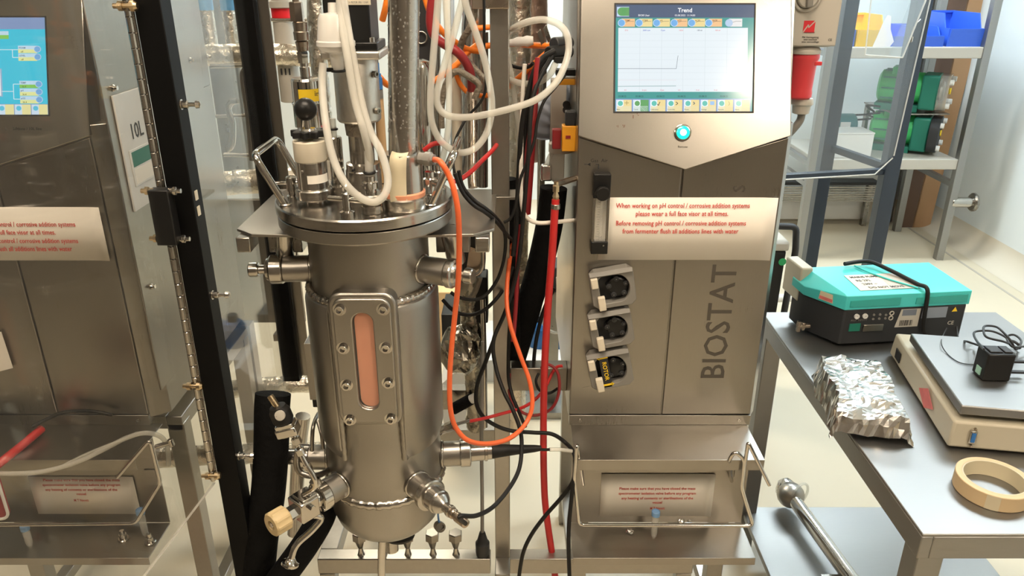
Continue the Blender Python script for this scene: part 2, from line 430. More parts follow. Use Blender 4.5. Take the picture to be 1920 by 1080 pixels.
S.rect(0, 0, 260, 200, TEAL, 0); S.rect(0, 0, 260, 24, (74, 92, 120), 1); S.rect(2, 4, 23, 18, LBL, 2); S.rect(11, 5, 14, 16, GRN, 3); S.disc(11, 13, 8, GRN, 3)
S.rect(5, 43, 244, 120, WHT, 1)
for i, x in enumerate((4, 37, 70, 103, 136, 168, 206)):
    g = i == 6
    S.rect(x + 7, 26, 25, 15, (226, 226, 226) if g else ((236, 190, 140) if i in (0, 3, 5) else YEL), 2); S.disc(x + 7, 34, 7.2, (170, 196, 226) if g else LBL, 3); S.disc(x + 7, 34, 6, (176, 200, 226) if g else BLU, 4)
    S.line([(x + 14, 33), (x + 20, 31), (x + 30, 31)], .6, (90, 90, 80), 5)
for i in range(1, 6): S.line([(5 + i * 41, 43), (5 + i * 41, 163)], .5, (200, 212, 218), 2)
for i in range(1, 10): S.line([(5, 43 + i * 12), (249, 43 + i * 12)], .4, (208, 219, 224), 2)
S.line([(5, 119.5), (115, 119.5), (118, 95)], .8, (120, 128, 140), 4); S.line([(5, 153), (115, 152)], .9, (120, 160, 160), 4); S.line([(5, 141), (115, 141)], .4, (220, 200, 205), 4)
for i in range(8):
    x = 2 + i * 32; S.rect(x - 1.2, 176, 32, 24, (120, 150, 196), 1); on = i == 1
    S.rect(x, 178, 29.5, 22, (214, 226, 240), 2); S.rect(x + 14, 178, 15.5, 22, GRN if on else YEL, 3); S.rect(x + 2, 190, 26, 10, (206, 220, 214) if on else (226, 218, 180), 3)
    S.disc(x + 8, 185, 6.3, (236, 244, 246), 4); S.disc(x + 8, 185, 5, GRN if on else (96, 190, 176), 5)
S.line([(80, 186), (82, 189), (85, 182)], 1.2, (60, 60, 60), 5); S.line([(115, 182), (119, 185), (115, 188)], 1.2, (60, 60, 60), 5); S.line([(148, 182), (151, 185), (148, 187)], 1.4, (50, 90, 110), 5)
S.rect(180, 181, 8, 7, (150, 190, 230), 5); S.line([(215, 181), (217, 186), (215, 189)], .8, (140, 120, 70), 5); S.line([(22, 180), (22, 188)], .9, (150, 130, 70), 5); S.line([(18, 184), (26, 184)], .9, (150, 130, 70), 5)
S.done(t)
S.text('Trend', 130, 14, 11, (238, 240, 242), t, 'CENTER', .02); S.text('03.08.2022  11:14:00', 130, 21.5, 4.6, (226, 230, 234), t, 'CENTER'); S.text('BIO8 User', 42, 21.5, 5, (226, 230, 234), t)
S.disc(34, 19.5, 2.2, (226, 230, 234), 3)
for i in range(6): S.text('03.08.22', 6 + i * 40, 173, 4.4, (30, 70, 76), t, 'CENTER' if i else 'LEFT')
for i, s in enumerate(('37.0', '2000 rpm', '5 lpm', '100.0', '100 ml', '100 ml')): S.text(s, 17 + i * 34, 49, 3.6, [(220, 110, 110), (70, 90, 190)][1 <= i <= 2] if i != 4 else (60, 70, 90), t)
for i, s in enumerate(('4.0', '0 rpm', '0 lpm', '0.0', '0 ml', '0 ml')): S.text(s, 17 + i * 34, 161, 3.4, (210, 110, 130), t)
for i, s in enumerate(('Main', 'Trend', 'Calibration', 'Controller', 'Phases', 'Settings', 'Remote', 'Alarm')): S.text(s, 3 + i * 32, 197.5, 3.4, (90, 100, 90), t)
for i, s in enumerate(('TEMP', 'STIRR', 'pH', 'pO2', 'ACID', 'BASE')): S.text(s, 17 + i * 33, 31, 4.2, (110, 70, 40), t)
# lit green button
p = onhead(1280, 249)
MB().lathe(p, HN, [(0, .0165), (.003, .0165), (.004, .0140), (.004, .0130), (.003, .0125)], 28).build('button_ring', M_pol, t)
bl_ = MB().lathe(p, HN, [(.001, .0130), (.0045, .0127), (.0062, .009), (.0068, 0)], 28).build('button_lens', glow('green_button_light', (.0, .95, .55), 1.6, .2), t)
MB().lathe(p + HN * .0001, HN, [(.0062, .0065), (.0070, .005), (.0074, 0)], 20).build('button_light', glow('green_button_core', (.75, 1, .95), 3.0, .2), bl_)
text('Remote', onhead(1280, 277), X, HU, .006, M_gtext, t, 'button_lettering', 'CENTER')
for q, s, z_ in (((1186, 222), 'I', .009), ((1194, 218), "'-", .008), ((1156, 240), "' ", .006), ((1158, 239), 'I', .006), ((1167, 239), "'//", .007)):
    text(s, onhead(*q), X, HU, z_, plain('worn_print', (.16, .07, .05), .6) if 'worn_print' not in MATS else MATS['worn_print'], t, 'worn_lettering', bold=.03)
# the lettering running up the door, tail of the word above the notice
def ondoor(px, py): return PY(px, py, YT)
p0 = ondoor(1356, 712); p1 = ondoor(1372, 500)
text('BIOSTAT', p0 + V((.0, 0, 0)), Z, -X, .074, M_gtext, t, 'tower_lettering', width=(p1.z - p0.z) * 1.0, bold=.006)
text('S', ondoor(1396, 361) , Z, -X, .034, M_gtext, t, 'tower_lettering', bold=.01)
text('Gas  Air', ondoor(1107, 304), X, Z, .010, M_dtext, t, 'gas_lettering')
MB().box(ondoor(1107, 0).x, ondoor(1119, 0).x, YT - .0006, YT, ondoor(0, 308).z - .0006, ondoor(0, 308).z + .0006).prism([ondoor(1107, 304.5), ondoor(1101, 308), ondoor(1107, 311.5)], (0, -.0006, 0)).build('gas_arrow', M_dtext, t)
MB().box(ondoor(1130, 0).x, ondoor(1137, 0).x, YT - .0006, YT, ondoor(0, 308).z - .0008, ondoor(0, 308).z + .0008).box(ondoor(1135, 0).x, ondoor(1137, 0).x, YT - .0006, YT, ondoor(0, 317).z, ondoor(0, 308).z).build('gas_arrow', M_dtext, t)

# ---- the tower behind the acrylic door on the left
LT, hptL = tower('control_tower', 'stainless control tower with a turquoise process diagram on its screen, behind clear door', -1.235, -.825, -1.26, -.787, -1.03, .56)
HPL = hptL(-1.03, 1.345); t = LT
def onheadL(px, py): return PP(px, py, HPL, HN)
a = onheadL(91, 215); b = onheadL(70, 33)
sw, sh = .262, (b - a).dot(HU); so = V((a.x - sw, 0, 0)) + V((0, a.y, a.z)) + HU * sh
MB().prism([so + X * x + HU * z for x, z in ((-.003, .003), (sw + .003, .003), (sw + .003, -sh - .003), (-.003, -sh - .003))], HN * .0004).build('screen_bezel', M_dgrey, t)
S = Screen(so + HN * .0006, X, HU, HN, sw, sh, 260, 200)
CY = (52, 196, 226)
S.rect(0, 0, 260, 200, CY, 0); S.rect(0, 0, 260, 24, (128, 152, 196), 1); S.rect(0, 178, 260, 22, (128, 152, 196), 1)
S.rect(168, 28, 22, 8, (190, 220, 240), 2); S.rect(168, 36, 22, 8, (130, 200, 90), 2); S.rect(150, 52, 3, 60, (210, 232, 240), 2); S.rect(146, 105, 28, 58, (150, 180, 210), 2); S.rect(146, 107, 25, 54, (236, 240, 246), 3)
for y in (58, 74, 130, 146, 162):
    S.rect(207, y, 36, 8, (190, 222, 244), 2); S.rect(207, y + 7, 36, 8, (130, 200, 90) if y == 130 else (226, 232, 160), 2); S.disc(244, y + 7, 7, LBL, 3); S.disc(244, y + 7, 5.8, BLU, 4)
S.line([(160, 95), (160, 66), (196, 66), (196, 82), (207, 82)], 1.2, (226, 240, 246), 2); S.line([(196, 66), (207, 66)], 1.2, (226, 240, 246), 2)
S.line([(172, 152), (195, 152), (195, 137), (207, 137)], 1.2, (226, 240, 246), 2); S.line([(195, 152), (195, 168), (207, 168)], 1.2, (226, 240, 246), 2); S.line([(150, 165), (150, 176)], 1.2, (226, 240, 246), 2)
for i in range(8):
    x = 1 + i * 32.5; S.rect(x, 179, 31, 21, (206, 226, 244), 2); S.rect(x + 14, 179, 17, 21, (232, 226, 164), 3); S.disc(x + 8, 187, 6, (200, 224, 244), 4); S.disc(x + 8, 187, 5, (90, 196, 226), 5)
S.done(t)
for y, s in ((64, 'FOAM'), (80, 'LEVEL'), (136, 'TEMP'), (152, 'pH'), (168, 'pO2')): S.text(s, 209, y, 5, (70, 90, 110), t); S.text('36.4' if y > 90 else 'off', 212, y + 8, 5, (90, 90, 50), t)
text('Silicone / 10L line', onheadL(24, 244), X, HU, .008, M_dtext, t, 'worn_lettering')
text('L        M', onheadL(10, 244), X, HU, .008, M_gtext, t, 'worn_lettering')
# side cover plate of that tower, knurled screws
SX = -.787
def onside(px, py): return PX(px, py, SX)
zs0, zs1 = .775, 1.60; y0s, y1s = onside(190, 240).y + .02, 2.0
MB().box(SX, SX + .004, y0s, y1s, zs0, zs1).build('side_cover', M_tower, LT, .002)
for px, py in ((207, 165), (279, 537), (352, 113), (386, 107)):
    p = onside(px, py); p.x = SX + .004
    MB().lathe(p, X, [(0, .007), (.002, .007), (.006, .0045), (.010, .0045), (.010, 0)], 14).build('screw', M_pol, LT)
# sign plate on the side
q = [onside(203, 180), onside(282, 168), onside(300, 375), onside(241, 401)]
yA, yB, zA, zB = q[0].y, q[0].y + .165, q[3].z, q[0].z
sg = thing('sign_plate', 'white sign plate reading 10L F with a green strip', 'sign', (SX, yA, zA))
xs = SX + .0045
MB().box(xs, xs + .004, yA, yB, zA, zB).build('plate', M_white, sg, .001)
h_ = zB - zA
text('10L F', (xs + .004, yA + .040, zB - h_ * .40), Yv, Z, .044, M_dgrey, sg, 'sign_lettering', width=.080, bold=.008)
MB().box(xs + .004, xs + .006, yA + .02, yB - .008, zA + h_ * .20, zA + h_ * .52).build('holder', M_white, sg, .0008)
MB().box(xs + .006, xs + .0066, yA + .026, yB - .014, zA + h_ * .37, zA + h_ * .50).build('green_strip', M_dgreen, sg)
MB().box(xs + .006, xs + .0064, yA + .026, yB - .014, zA + h_ * .22, zA + h_ * .35).build('name_card', M_paper, sg)

# ---- paper notices
def notice(lab, x0, x1, z0, z1, y, lines, skew=0.0, curl=.006):
    t = thing('paper_notice', lab, 'notice', ((x0 + x1) / 2, y, z0))
    n = 14; mb = MB(); vs_ = []; f = []
    for i in range(n + 1):
        u = i / n; x = x0 + (x1 - x0) * u
        d = curl * max(0, (u - .86) / .14) ** 2
        for zz, sk in ((z0, -skew), (z1, 0)): vs_.append((x + sk * (1 - u), y - .0008 - d, zz))
    for i in range(n): f.append((2 * i, 2 * i + 2, 2 * i + 3, 2 * i + 1))
    o = mb.add(vs_, f).build('sheet', M_paper, t); md = o.modifiers.new('s', 'SOLIDIFY'); md.thickness = .0004
    for s, cx, z, sz, wd, mt in lines: text(s, (cx, y - .0008 - curl * .25 * 0 - .0012, z), X, Z, sz, mt, t, 'notice_lettering', 'CENTER', wd, bold=.006)
    return t
L4 = ['When working on pH control / corrosive addition systems', 'please wear a full face visor at all times.', 'Before removing pH control / corrosive addition systems', 'from fermenter flush all additions lines with water']
yn = YT - .001
a, b = PY(1143, 487, yn), PY(1455, 370, yn)
rows = [(1280, 389, 250), (1278, 404, 173), (1276, 422, 243), (1275, 437, 217)]
notice('white notice in red print taped across the doors of the lettered tower', PY(1150, 0, yn).x, PY(1450, 430, yn).x, a.z, b.z, yn,
       [(L4[i], PY(cx, cy, yn).x, PY(cx, cy, yn).z, .0145, (PY(cx + w_ / 2, cy, yn) - PY(cx - w_ / 2, cy, yn)).x, M_rtext) for i, (cx, cy, w_) in enumerate(rows)], .008, .004)
dx = -1.03 - .339 + .02
rowsL = [(143, 424), (106, 439), (148, 455), (137, 470)]
a, b = PY(208, 488, yn), PY(195, 388, yn)
notice('white notice in red print taped to the tower behind the clear door', a.x - .325, a.x, a.z, b.z, yn,
       [(L4[i], PY(rx, ry, yn).x - w_ / 2 * .00106, PY(rx, ry, yn).z, .0145, w_ * .00106, M_rtext) for i, ((rx, ry), w_) in enumerate(zip(rowsL, (250, 173, 243, 217)))], .0, .003)
# ================================================================ fittings on the middle tower
# flow meter
a, b = PY(1117, 470, YT), PY(1152, 322, YT)
fm = thing('flow_meter', 'clear gas flow meter with black knob and black end blocks beside the notice', 'flow meter', ((a.x + b.x) / 2, YT, a.z))
x0, x1 = PY(1118, 0, YT).x, PY(1151, 320, YT).x; xc = (x0 + x1) / 2; hw = .017
zt, zk, zbt, zb = PY(0, 322, YT).z, PY(0, 363, YT).z, PY(0, 447, YT).z, PY(0, 470, YT).z
yf = YT - .022
MB().box(xc - hw, xc + hw, yf, YT - .0004, zk - .004, zt).build('top_block', M_black, fm, .0015)
MB().box(xc - hw, xc + hw, yf, YT - .0004, zb, zbt).build('bottom_block', M_black, fm, .0015)
MB().lathe((xc, yf, zk + .010), FR, [(0, .007), (.006, .007), (.006, .013), (.008, .014), (.018, .014), (.020, .0125), (.020, 0)], 24).build('knob', M_rubber, fm)
for s in (-1, 1): MB().box(xc + s * .0145 - .002, xc + s * .0145 + .002, yf + .001, YT - .001, zbt, zk - .004).build('side_rail', M_pol, fm)
MB().box(xc - .0115, xc + .0115, YT - .006, YT - .0015, zbt, zk - .004).build('scale_back', M_ivory, fm)
MB().box(xc - .0115, xc + .0115, yf + .003, yf + .006, zbt, zk - .004).build('front_window', M_clearp, fm)
mb = MB()
for i in range(16): mb.box(xc - (.005 if i % 4 else .0075), xc - .001, YT - .0064, YT - .006, zbt + .006 + i * .0052, zbt + .0066 + i * .0052)
mb.build('scale_marks', M_dtext, fm)
MB().cyl((xc + .002, YT - .011, zbt), (xc + .002, YT - .011, zk - .004), .0035, n=12).build('glass_tube', M_clearp, fm)
MB().sph((xc + .002, YT - .011, zbt + .007), .0033, 12).build('float_ball', M_pol, fm)
MB().lathe((xc + .008, yf, zbt - .008), FR, [(0, .002), (.0008, .002), (.0008, 0)], 8).build('screw', M_steel, fm)

# three peristaltic pump heads
def pump_head(lab, TL, TR, BR, BL, third=False):
    c4 = [PY(*q, YT) for q in (TL, TR, BR, BL)]
    c = sum(c4, V()) / 4
    ux = ((c4[1] - c4[0]) + (c4[2] - c4[3])); ux.y = 0; hw = ux.length / 4; ux.normalize(); uz = V((-ux.z, 0, ux.x)); hh = ((c4[0] - c4[3]).length + (c4[1] - c4[2]).length) / 4
    t = thing('peristaltic_pump', lab, 'pump', (c.x, YT, c.z - hh), 'peristaltic pumps on the tower door')
    dp = .03; o = V((c.x, YT - dp, c.z))
    def P(u, v, d=0): return o + ux * (u * hw) + uz * (v * hh) - Yv * d
    # housing outline with a D-shaped opening, both resampled to the same count
    out = []; hole = []
    for i in range(24):
        a = math.pi * 2 * i / 24 + .13; ca, sa = math.cos(a), math.sin(a); k = 1 / max(abs(ca), abs(sa)); out.append((ca * k * .97, sa * k * .97))
    for u, v in out:
        a = math.atan2(v, u)
        if math.cos(a) > 0: hole.append((.22 + .52 * math.cos(a), .72 * math.sin(a)))
        else: hole.append((max(-.62, u * .62) if abs(u) > .6 else .22 + (u) * .85, max(-.72, min(.72, v * .75))))
    MB().ringprism([P(*q) for q in out], [P(*q) for q in hole], (0, dp - .001, 0)).build('housing', M_grey, t, .0015)
    MB().prism([P(-.95, 1.0, -.001), P(.62, 1.0, -.001), P(.95, .97, .0), P(.95, .80, .006), P(-.95, .80, .004)], (0, .004, 0)).build('lid_lip', M_grey, t, .001)
    MB().prism([P(u, v, -.022) for u, v in hole], (0, .004, 0)).build('cavity_floor', M_dgrey, t)
    ce = P(.22, 0, -.02)
    MB().lathe(ce, FR, [(0, hh * .5), (.010, hh * .5), (.012, hh * .42), (.012, 0)], 20).build('rotor', M_black, t)
    for k in range(5):
        a = R(72 * k + 20); q = ce + ux * math.cos(a) * hh * .44 + uz * math.sin(a) * hh * .44
        rl_ = MB().lathe(q, FR, [(0, .006), (.014, .006), (.015, .004), (.015, .0015), (.0165, .001), (.0165, 0)], 10).build('roller', M_dgrey, t)
        MB().sph(q + FR * .0155, .0014, 8).build('roller_pin', M_pol, rl_)
    for u, v, w_, h_ in ((-.78, .50, .15, .26), (-.58, -.62, .16, .36)):
        MB().obox(P(u, v, .004), ux * hw * w_, uz * hh * h_, V((0, .006, 0))).build('latch', M_ivory, t, .002)
    if third:
        MB().obox(P(-.22, -.02, -.004), ux * hw * .20 + uz * 0, uz * hh * .88, V((0, .004, 0))).build('key_plate', M_dgrey, t, .001)
        text('ROTOR', P(-.30, .52, .0003), -uz, ux, .013, M_yellow, t, 'yellow_lettering', width=hh * 1.0, bold=.01)
        for s in (1, -1):
            q = P(-.22, .74 * s, .0006); d = ux * s
            MB().prism([q - ux * .010 + uz * .0022, q + ux * .010 + uz * .0022, q + ux * .010 - uz * .0022, q - ux * .010 - uz * .0022], (0, .0006, 0)).prism([q - d * .008 + uz * .0045, q - d * .008 - uz * .0045, q - d * .014], (0, .0006, 0)).build('yellow_arrow', M_yellow, t)
    else:
        text('Watson', P(-.25, .84, .0066), ux, uz, .006, M_dtext, t, 'worn_lettering') if False else None
    return t
pump_head('grey pump head with dark rollers, the top one of three under the notice', (1100, 505), (1184, 489), (1192, 560), (1110, 572))
pump_head('grey pump head with dark rollers between the two other pump heads', (1098, 580), (1180, 567), (1188, 632), (1108, 648))
pump_head('grey pump head with a yellow lettered key plate in it', (1096, 656), (1178, 640), (1186, 708), (1106, 723), True)
MB().prism([PY(*q, YT - .0006) for q in ((1092, 727), (1184, 708), (1190, 752), (1098, 772))], (0, .0005, 0)).build('door_plate', M_tower, MT)

# sheet-metal bracket and tray under each tower
def bracket(lab, x0, x1, lab2, nlab, yTop=1.5):
    t = thing('instrument_tray', lab, 'tray', ((x0 + x1) / 2, 1.45, .44))
    MB().box(x0, x1, 1.365, 1.505, .6825, .6845).build('upper_shelf', M_sheet, t, .0006)
    MB().box(x0, x1, 1.363, 1.366, .658, .6845).build('shelf_lip', M_sheet, t, .0006)
    MB().box(x0, x1, 1.448, 1.451, .45, .6825).build('back_plate', M_sheet, t, .0006)
    MB().box(x0, x1, 1.333, 1.448, .446, .449).build('tray_floor', M_sheet, t, .0006)
    MB().box(x0, x1, 1.331, 1.334, .430, .449).build('tray_lip', M_sheet, t, .0006)
    for s in (x0 + .02, x1 - .02): MB().box(s - .012, s + .012, 1.445, 1.448, .58, .60).build('rail_clip', M_sheet, t, .0006)
    return t
bracket('stainless shelf and tray under the tower with the trend chart', .134, .536, '', '')
bracket('stainless shelf and tray under the tower behind the clear door', -1.25, -.80, '', '')
M5 = ['Please make sure that you have closed the mass', 'spectrometer isolation valve before any program', 'any heating of contents or sterilisations of the', 'vessel', 'M T Nevett']
yp = 1.447
def small_notice(lab, TLx, TLy, BRx, BRy, cx, ys, ws):
    a, b = PY(TLx, TLy, yp), PY(BRx, BRy, yp)
    notice(lab, a.x, b.x, b.z, a.z, yp, [(s, PY(cx, y, yp).x, PY(cx, y, yp).z, .0098, None if w_ is None else w_ * .00112, M_rtext) for s, y, w_ in zip(M5, ys, ws)], 0, .002)
small_notice('white notice in red print under the tower with the trend chart', 1128, 888, 1332, 967, 1232, (917, 926, 935, 943, 954), (155, 158, 147, 20, 30))
small_notice('white notice in red print under the tower behind the clear door', 52, 893, 266, 963, 154, (901, 910, 919, 927, 939), (155, 158, 147, 20, 30))
def wire(lab, P, r=.0042):
    t = thing('wire_rail', lab, 'wire rail', P[0])
    MB().sweep(fillet(P, .012), r, 10).build('bent_wire', M_pol, t)
    return t
# bent wire rails: hooked on the shelf, swung out over the tray
def rail(lab, HL, A, B, C, D, HR):
    return wire(lab, [HL, A, B, C, D, HR])
zr = .47
wire('bent wire rail in front of the notice under the trend chart tower',
     pts((1094, 908, 1.40), (1082, 832, 1.355), (1077, 900, 1.35), (1086, 984, 1.335), (1412, 986, 1.335), (1390, 915, 1.35), (1396, 862, 1.355), (1378, 846, 1.356), (1367, 862, 1.36), (1372, 902, 1.44)))
MB()
wr = thing('wire_hook', 'short straight wire hook sticking out beside the table leg', 'wire hook', PY(1443, 910, 1.33))
MB().sweep(fillet(pts((1396, 872, 1.355), (1403, 830, 1.35), (1443, 910, 1.33)), .006), .0042, 10).build('bent_wire', M_pol, wr)
wire('bent wire rail in front of the notice under the tower behind the clear door',
     pts((220, 895, 1.34), (281, 824, 1.35), (301, 905, 1.345), (254, 981, 1.335), (-60, 985, 1.335), (-120, 900, 1.36)))
# tubes standing in / lying on the trays
def vial(lab, px, py, z, L=.075):
    p = PZ(px, py, z + L); p0 = V((p.x, p.y, z))
    t = thing('sample_tube', lab, 'sample tube', p0)
    MB().lathe(p0, Z, [(0, .004), (.012, .0078), (L - .012, .0082), (L - .012, .0075), (.012, .0070), (.003, .003)], 16, close=False).build('tube', M_clearp, t)
    MB().lathe(p0 + Z * (L - .012), Z, [(0, .0095), (.011, .0095), (.012, .0085), (.010, .0075), (.009, 0)], 18).build('cap', plain('pale_blue_cap', (.16, .30, .50), .4) if 'pale_blue_cap' not in MATS else MATS['pale_blue_cap'], t)
vial('small clear tube with blue cap standing before the notice, near the trend chart tower', 1230, 958, .449)
vial('small clear tube with blue cap on the tray, near the clear door and wire bend', 262, 955, .449)
vial('small clear tube with blue cap standing on the left tray beside a steel canister', 45, 985, .449, .06)
tb = thing('steel_canister', 'polished steel canister behind the bent wire under the left tower', 'canister', PZ(55, 965, .449))
p = PZ(55, 965, .449)
MB().lathe(p, Z, [(0, .014), (.012, .020), (.07, .020), (.074, .024), (.082, .024), (.085, .02), (.085, 0)], 20).build('body', M_pol, tb)
for i, (px, py) in enumerate(((1180, 1000), (1277, 980), (1292, 978))):
    p = PZ(px, py, .449); random.seed(i + 3)
    f = MB(); f.sph(p + Z * .006, .007, 10, (1.3, 1, .8)); f.v = [tuple(V(v) + V((random.uniform(-1, 1), random.uniform(-1, 1), 0)) * .0018) for v in f.v]
    tag(f.build('foil_scrap', M_foil, smooth=False), 'small single foil scrap before the wire rail under the trend chart tower' if i == 0 else 'small foil scrap, one of a touching pair under the trend chart tower', 'foil scrap', 'foil scraps on the tray')
for px, py, s in ((232, 1012, 1), (282, 1018, 0)):
    p = PZ(px, py, .449); kb = thing('hose_nipple', 'small threaded steel nipple lying on the left tray' if s else 'small steel stud beside the clear tube on the left tray', 'nipple', p)
    MB().rod(p, p + Z * .006, .013, n=20).build('base', M_steel, kb); MB().lathe(p + Z * .006, Z, [(0, .008), (.01, .008), (.01, .006), (.02, .005), (.02, 0)], 16).build('stem', M_pol, kb)
# stands that carry the towers
def stand(lab, x0, x1):
    t = thing('tower_stand', lab, 'stand', ((x0 + x1) / 2, 1.75, 0))
    for x in (x0, x1):
        for y in (1.56, 2.0): MB().box(x - .02, x + .02, y - .02, y + .02, 0, .66).build('leg', M_towerh, t, .002)
        MB().box(x - .018, x + .018, 1.54, 2.02, .642, .680).build('top_rail', M_towerh, t, .002)
        MB().box(x - .015, x + .015, 1.58, 1.98, .10, .13).build('low_rail', M_towerh, t, .002)
    for y in (1.56, 2.0): MB().box(x0 + .02, x1 - .02, y - .016, y + .016, .644, .679).build('cross_rail', M_towerh, t, .002)
    return t
stand('stainless stand under the tower with the trend chart', .17, .52)
stand('stainless stand under the tower behind the clear door', -1.22, -.79)

# isolator box with the red plug on the tower's right flank
eb = thing('isolator_box', 'light grey isolator switch box with rotary switch and red lightning badge', 'switch box', (.62, 1.7, 1.48))
p0, p1 = PY(1481, 86, 1.68), PY(1567, 86, 1.68); zb, zt = p0.z - .004, 1.72; YE = 1.68
MB().prism([V((.559, YE + .012, zb)), V((p1.x - .004, YE + .012, zb)), V((p1.x - .002, YE + .012, zt)), V((.559, YE + .012, zt))], (0, .085, 0)).build('case', M_lgrey, eb, .004)
MB().prism([V((.559, YE, zb + .003)), V((p1.x, YE, zb + .003)), V((p1.x, YE, zt)), V((.559, YE, zt))], (0, .012, 0)).build('cover', M_lgrey, eb, .003)
k = PY(1512, -6, YE)
MB().torus(k + FR * .003, FR, .026, .004, 28, 8).build('switch_ring', M_lgrey, eb)
sk_ = MB().lathe(k, FR, [(0, .022), (.012, .021), (.014, .019), (.014, 0)], 24).build('switch_knob', M_lgrey, eb)
MB().obox(k + FR * .017, V((.006, 0, .001)), V((-.002, 0, .019)), V((0, .007, 0))).build('switch_grip', M_grey, sk_, .002)
p = PY(1517, 50, YE)
bg_ = MB().obox(p + FR * .0003, X * .0118, Z * .0118, V((0, .0003, 0))).build('badge', plain('badge_red', (.58, .02, .03), .5), eb)
mb = MB(); y = p.y - .0008
Q = [(-.0118, -.0118), (-.002, .004), (-.001, -.002), (.0118, .0118)]
for (a, b), (c, d) in zip(Q, Q[1:]):
    L = math.hypot(c - a, d - b); nx, ny = -(d - b) / L * .0011, (c - a) / L * .0011
    mb.prism([V((p.x + a + nx, y, p.z + b + ny)), V((p.x + a - nx, y, p.z + b - ny)), V((p.x + c - nx, y, p.z + d - ny)), V((p.x + c + nx, y, p.z + d + ny))], (0, .0004, 0))
mb.build('badge_bolt', M_lgrey, bg_)
text('MENNEKES', PY(1508, 62, YE), X, Z, .0035, M_dtext, eb, 'box_lettering', width=.021)
for i, s in enumerate(('Mit Verriegelung', 'with interlock', 'avec verrouillage')): text(s, PY(1519, 71.5 + i * 4.3, YE), X, Z, .0055, M_dtext, eb, 'box_lettering', 'CENTER', width=(.034, .028, .036)[i])
text('CE', PY(1552, 77, YE), X, Z, .007, M_dtext, eb, 'box_lettering')
pl = thing('red_power_plug', 'large red power plug hanging below the isolator box', 'plug', PY(1505, 210, 1.7))
a = PY(1510, 92, 1.7); a.y = 1.72; dz = V((-.01, 0, -1)).normalized(); yl = 1.72
def DP(px, py): return PY(px, py, yl)
L1 = (DP(1508, 92) - DP(1504, 188)).length
MB().lathe(DP(1508, 86) , dz, [(0, .03), (.008, .036), (.014, .036), (.016, .03)], 24).build('socket_collar', M_lgrey, eb)
MB().lathe(DP(1508, 97), dz, [(0, .031), (.006, .033), (.012, .033), (.02, .0295), (L1 * .72, .0275), (L1 * .78, .029), (L1 * .86, .029), (L1 * .9, .024)], 26).build('plug_body', M_redp, pl)
MB().lathe(DP(1505, 184), dz, [(0, .022), (.006, .024), (.012, .024), (.016, .020), (.032, .018), (.034, .014), (.034, 0)], 12).build('gland_nut', M_lgrey, pl)
MB().obox(DP(1527, 117) + FR * .02, X * .008, Z * .004, Yv * .004).build('latch', M_redp, pl, .001)
MB().sweep(cr([DP(1504, 208), DP(1500, 226), DP(1485, 245), PY(1470, 262, 1.74), PY(1450, 300, 1.78), V((.585, 1.90, 1.0)), V((.58, 2.0, .5)), V((.59, 2.07, .06)), V((.62, 2.12, .0095))]), .0085, 10).build('cable', M_grey, pl)
# ================================================================ bioreactor vessel
AX, AY = -.256, 1.30
ves = thing('bioreactor_vessel', 'stainless jacketed bioreactor vessel with copper-lined sight glass', 'bioreactor', (AX, AY, .57))
def A(r, ang, z): a = R(ang); return V((AX + r * math.sin(a), AY - r * math.cos(a), z))
ZL = 1.283
rb, rj = .106, .1205
MB().lathe((AX, AY, 0), Z, [(.575, .012), (.577, .04), (.583, .066), (.596, .088), (.616, .104), (.640, .1115), (.690, .1130), (.700, .1145), (.712, .1145), (.722, .1130), (.76, .1128), (.80, .1115), (.84, .1085), (.88, rb), (1.235, rb)], 72).build('shell', M_satin, ves)
# jacket, open at the front where the sight glass sits
def shell_arc(mb, prof, a0, a1, n=48):
    vs_ = []; f = []; k = len(prof)
    for i in range(n + 1):
        a = a0 + (a1 - a0) * i / n
        for r, z in prof: vs_.append(A(r, a, z))
    for i in range(n):
        for j in range(k): f.append((i * k + j, (i + 1) * k + j, (i + 1) * k + (j + 1) % k, i * k + (j + 1) % k))
    f += [tuple(range(k)), tuple(n * k + j for j in range(k))]
    return mb.add(vs_, f)
shell_arc(MB(), [(rb - .002, .80), (rb - .002, 1.120), (rb + .004, 1.118), (rj - .003, 1.111), (rj, 1.100), (rj, .83), (rj - .003, .815), (.1125, .80)], 30, 330, 90).build('jacket', M_satin, ves, .002)
# weld beads: along jacket top and edges, round the bottom
def bead(P, r): return MB().sweep(P, [r * (1 + .14 * math.sin(i * 2.1)) for i in range(len(P))], 8)
bead([A(rb + .005, 30 + 300 * i / 160, 1.1195) for i in range(161)], .0070).build('weld_bead', M_steel, ves)
for a in (30, 330): bead([A(rb + .006, a, .80 + .32 * i / 60) for i in range(61)], .0060).build('weld_bead', M_satin, ves)
bead([A(.1115, 3 * i, .706) for i in range(121)], .0095).build('weld_bead', M_steel, ves)
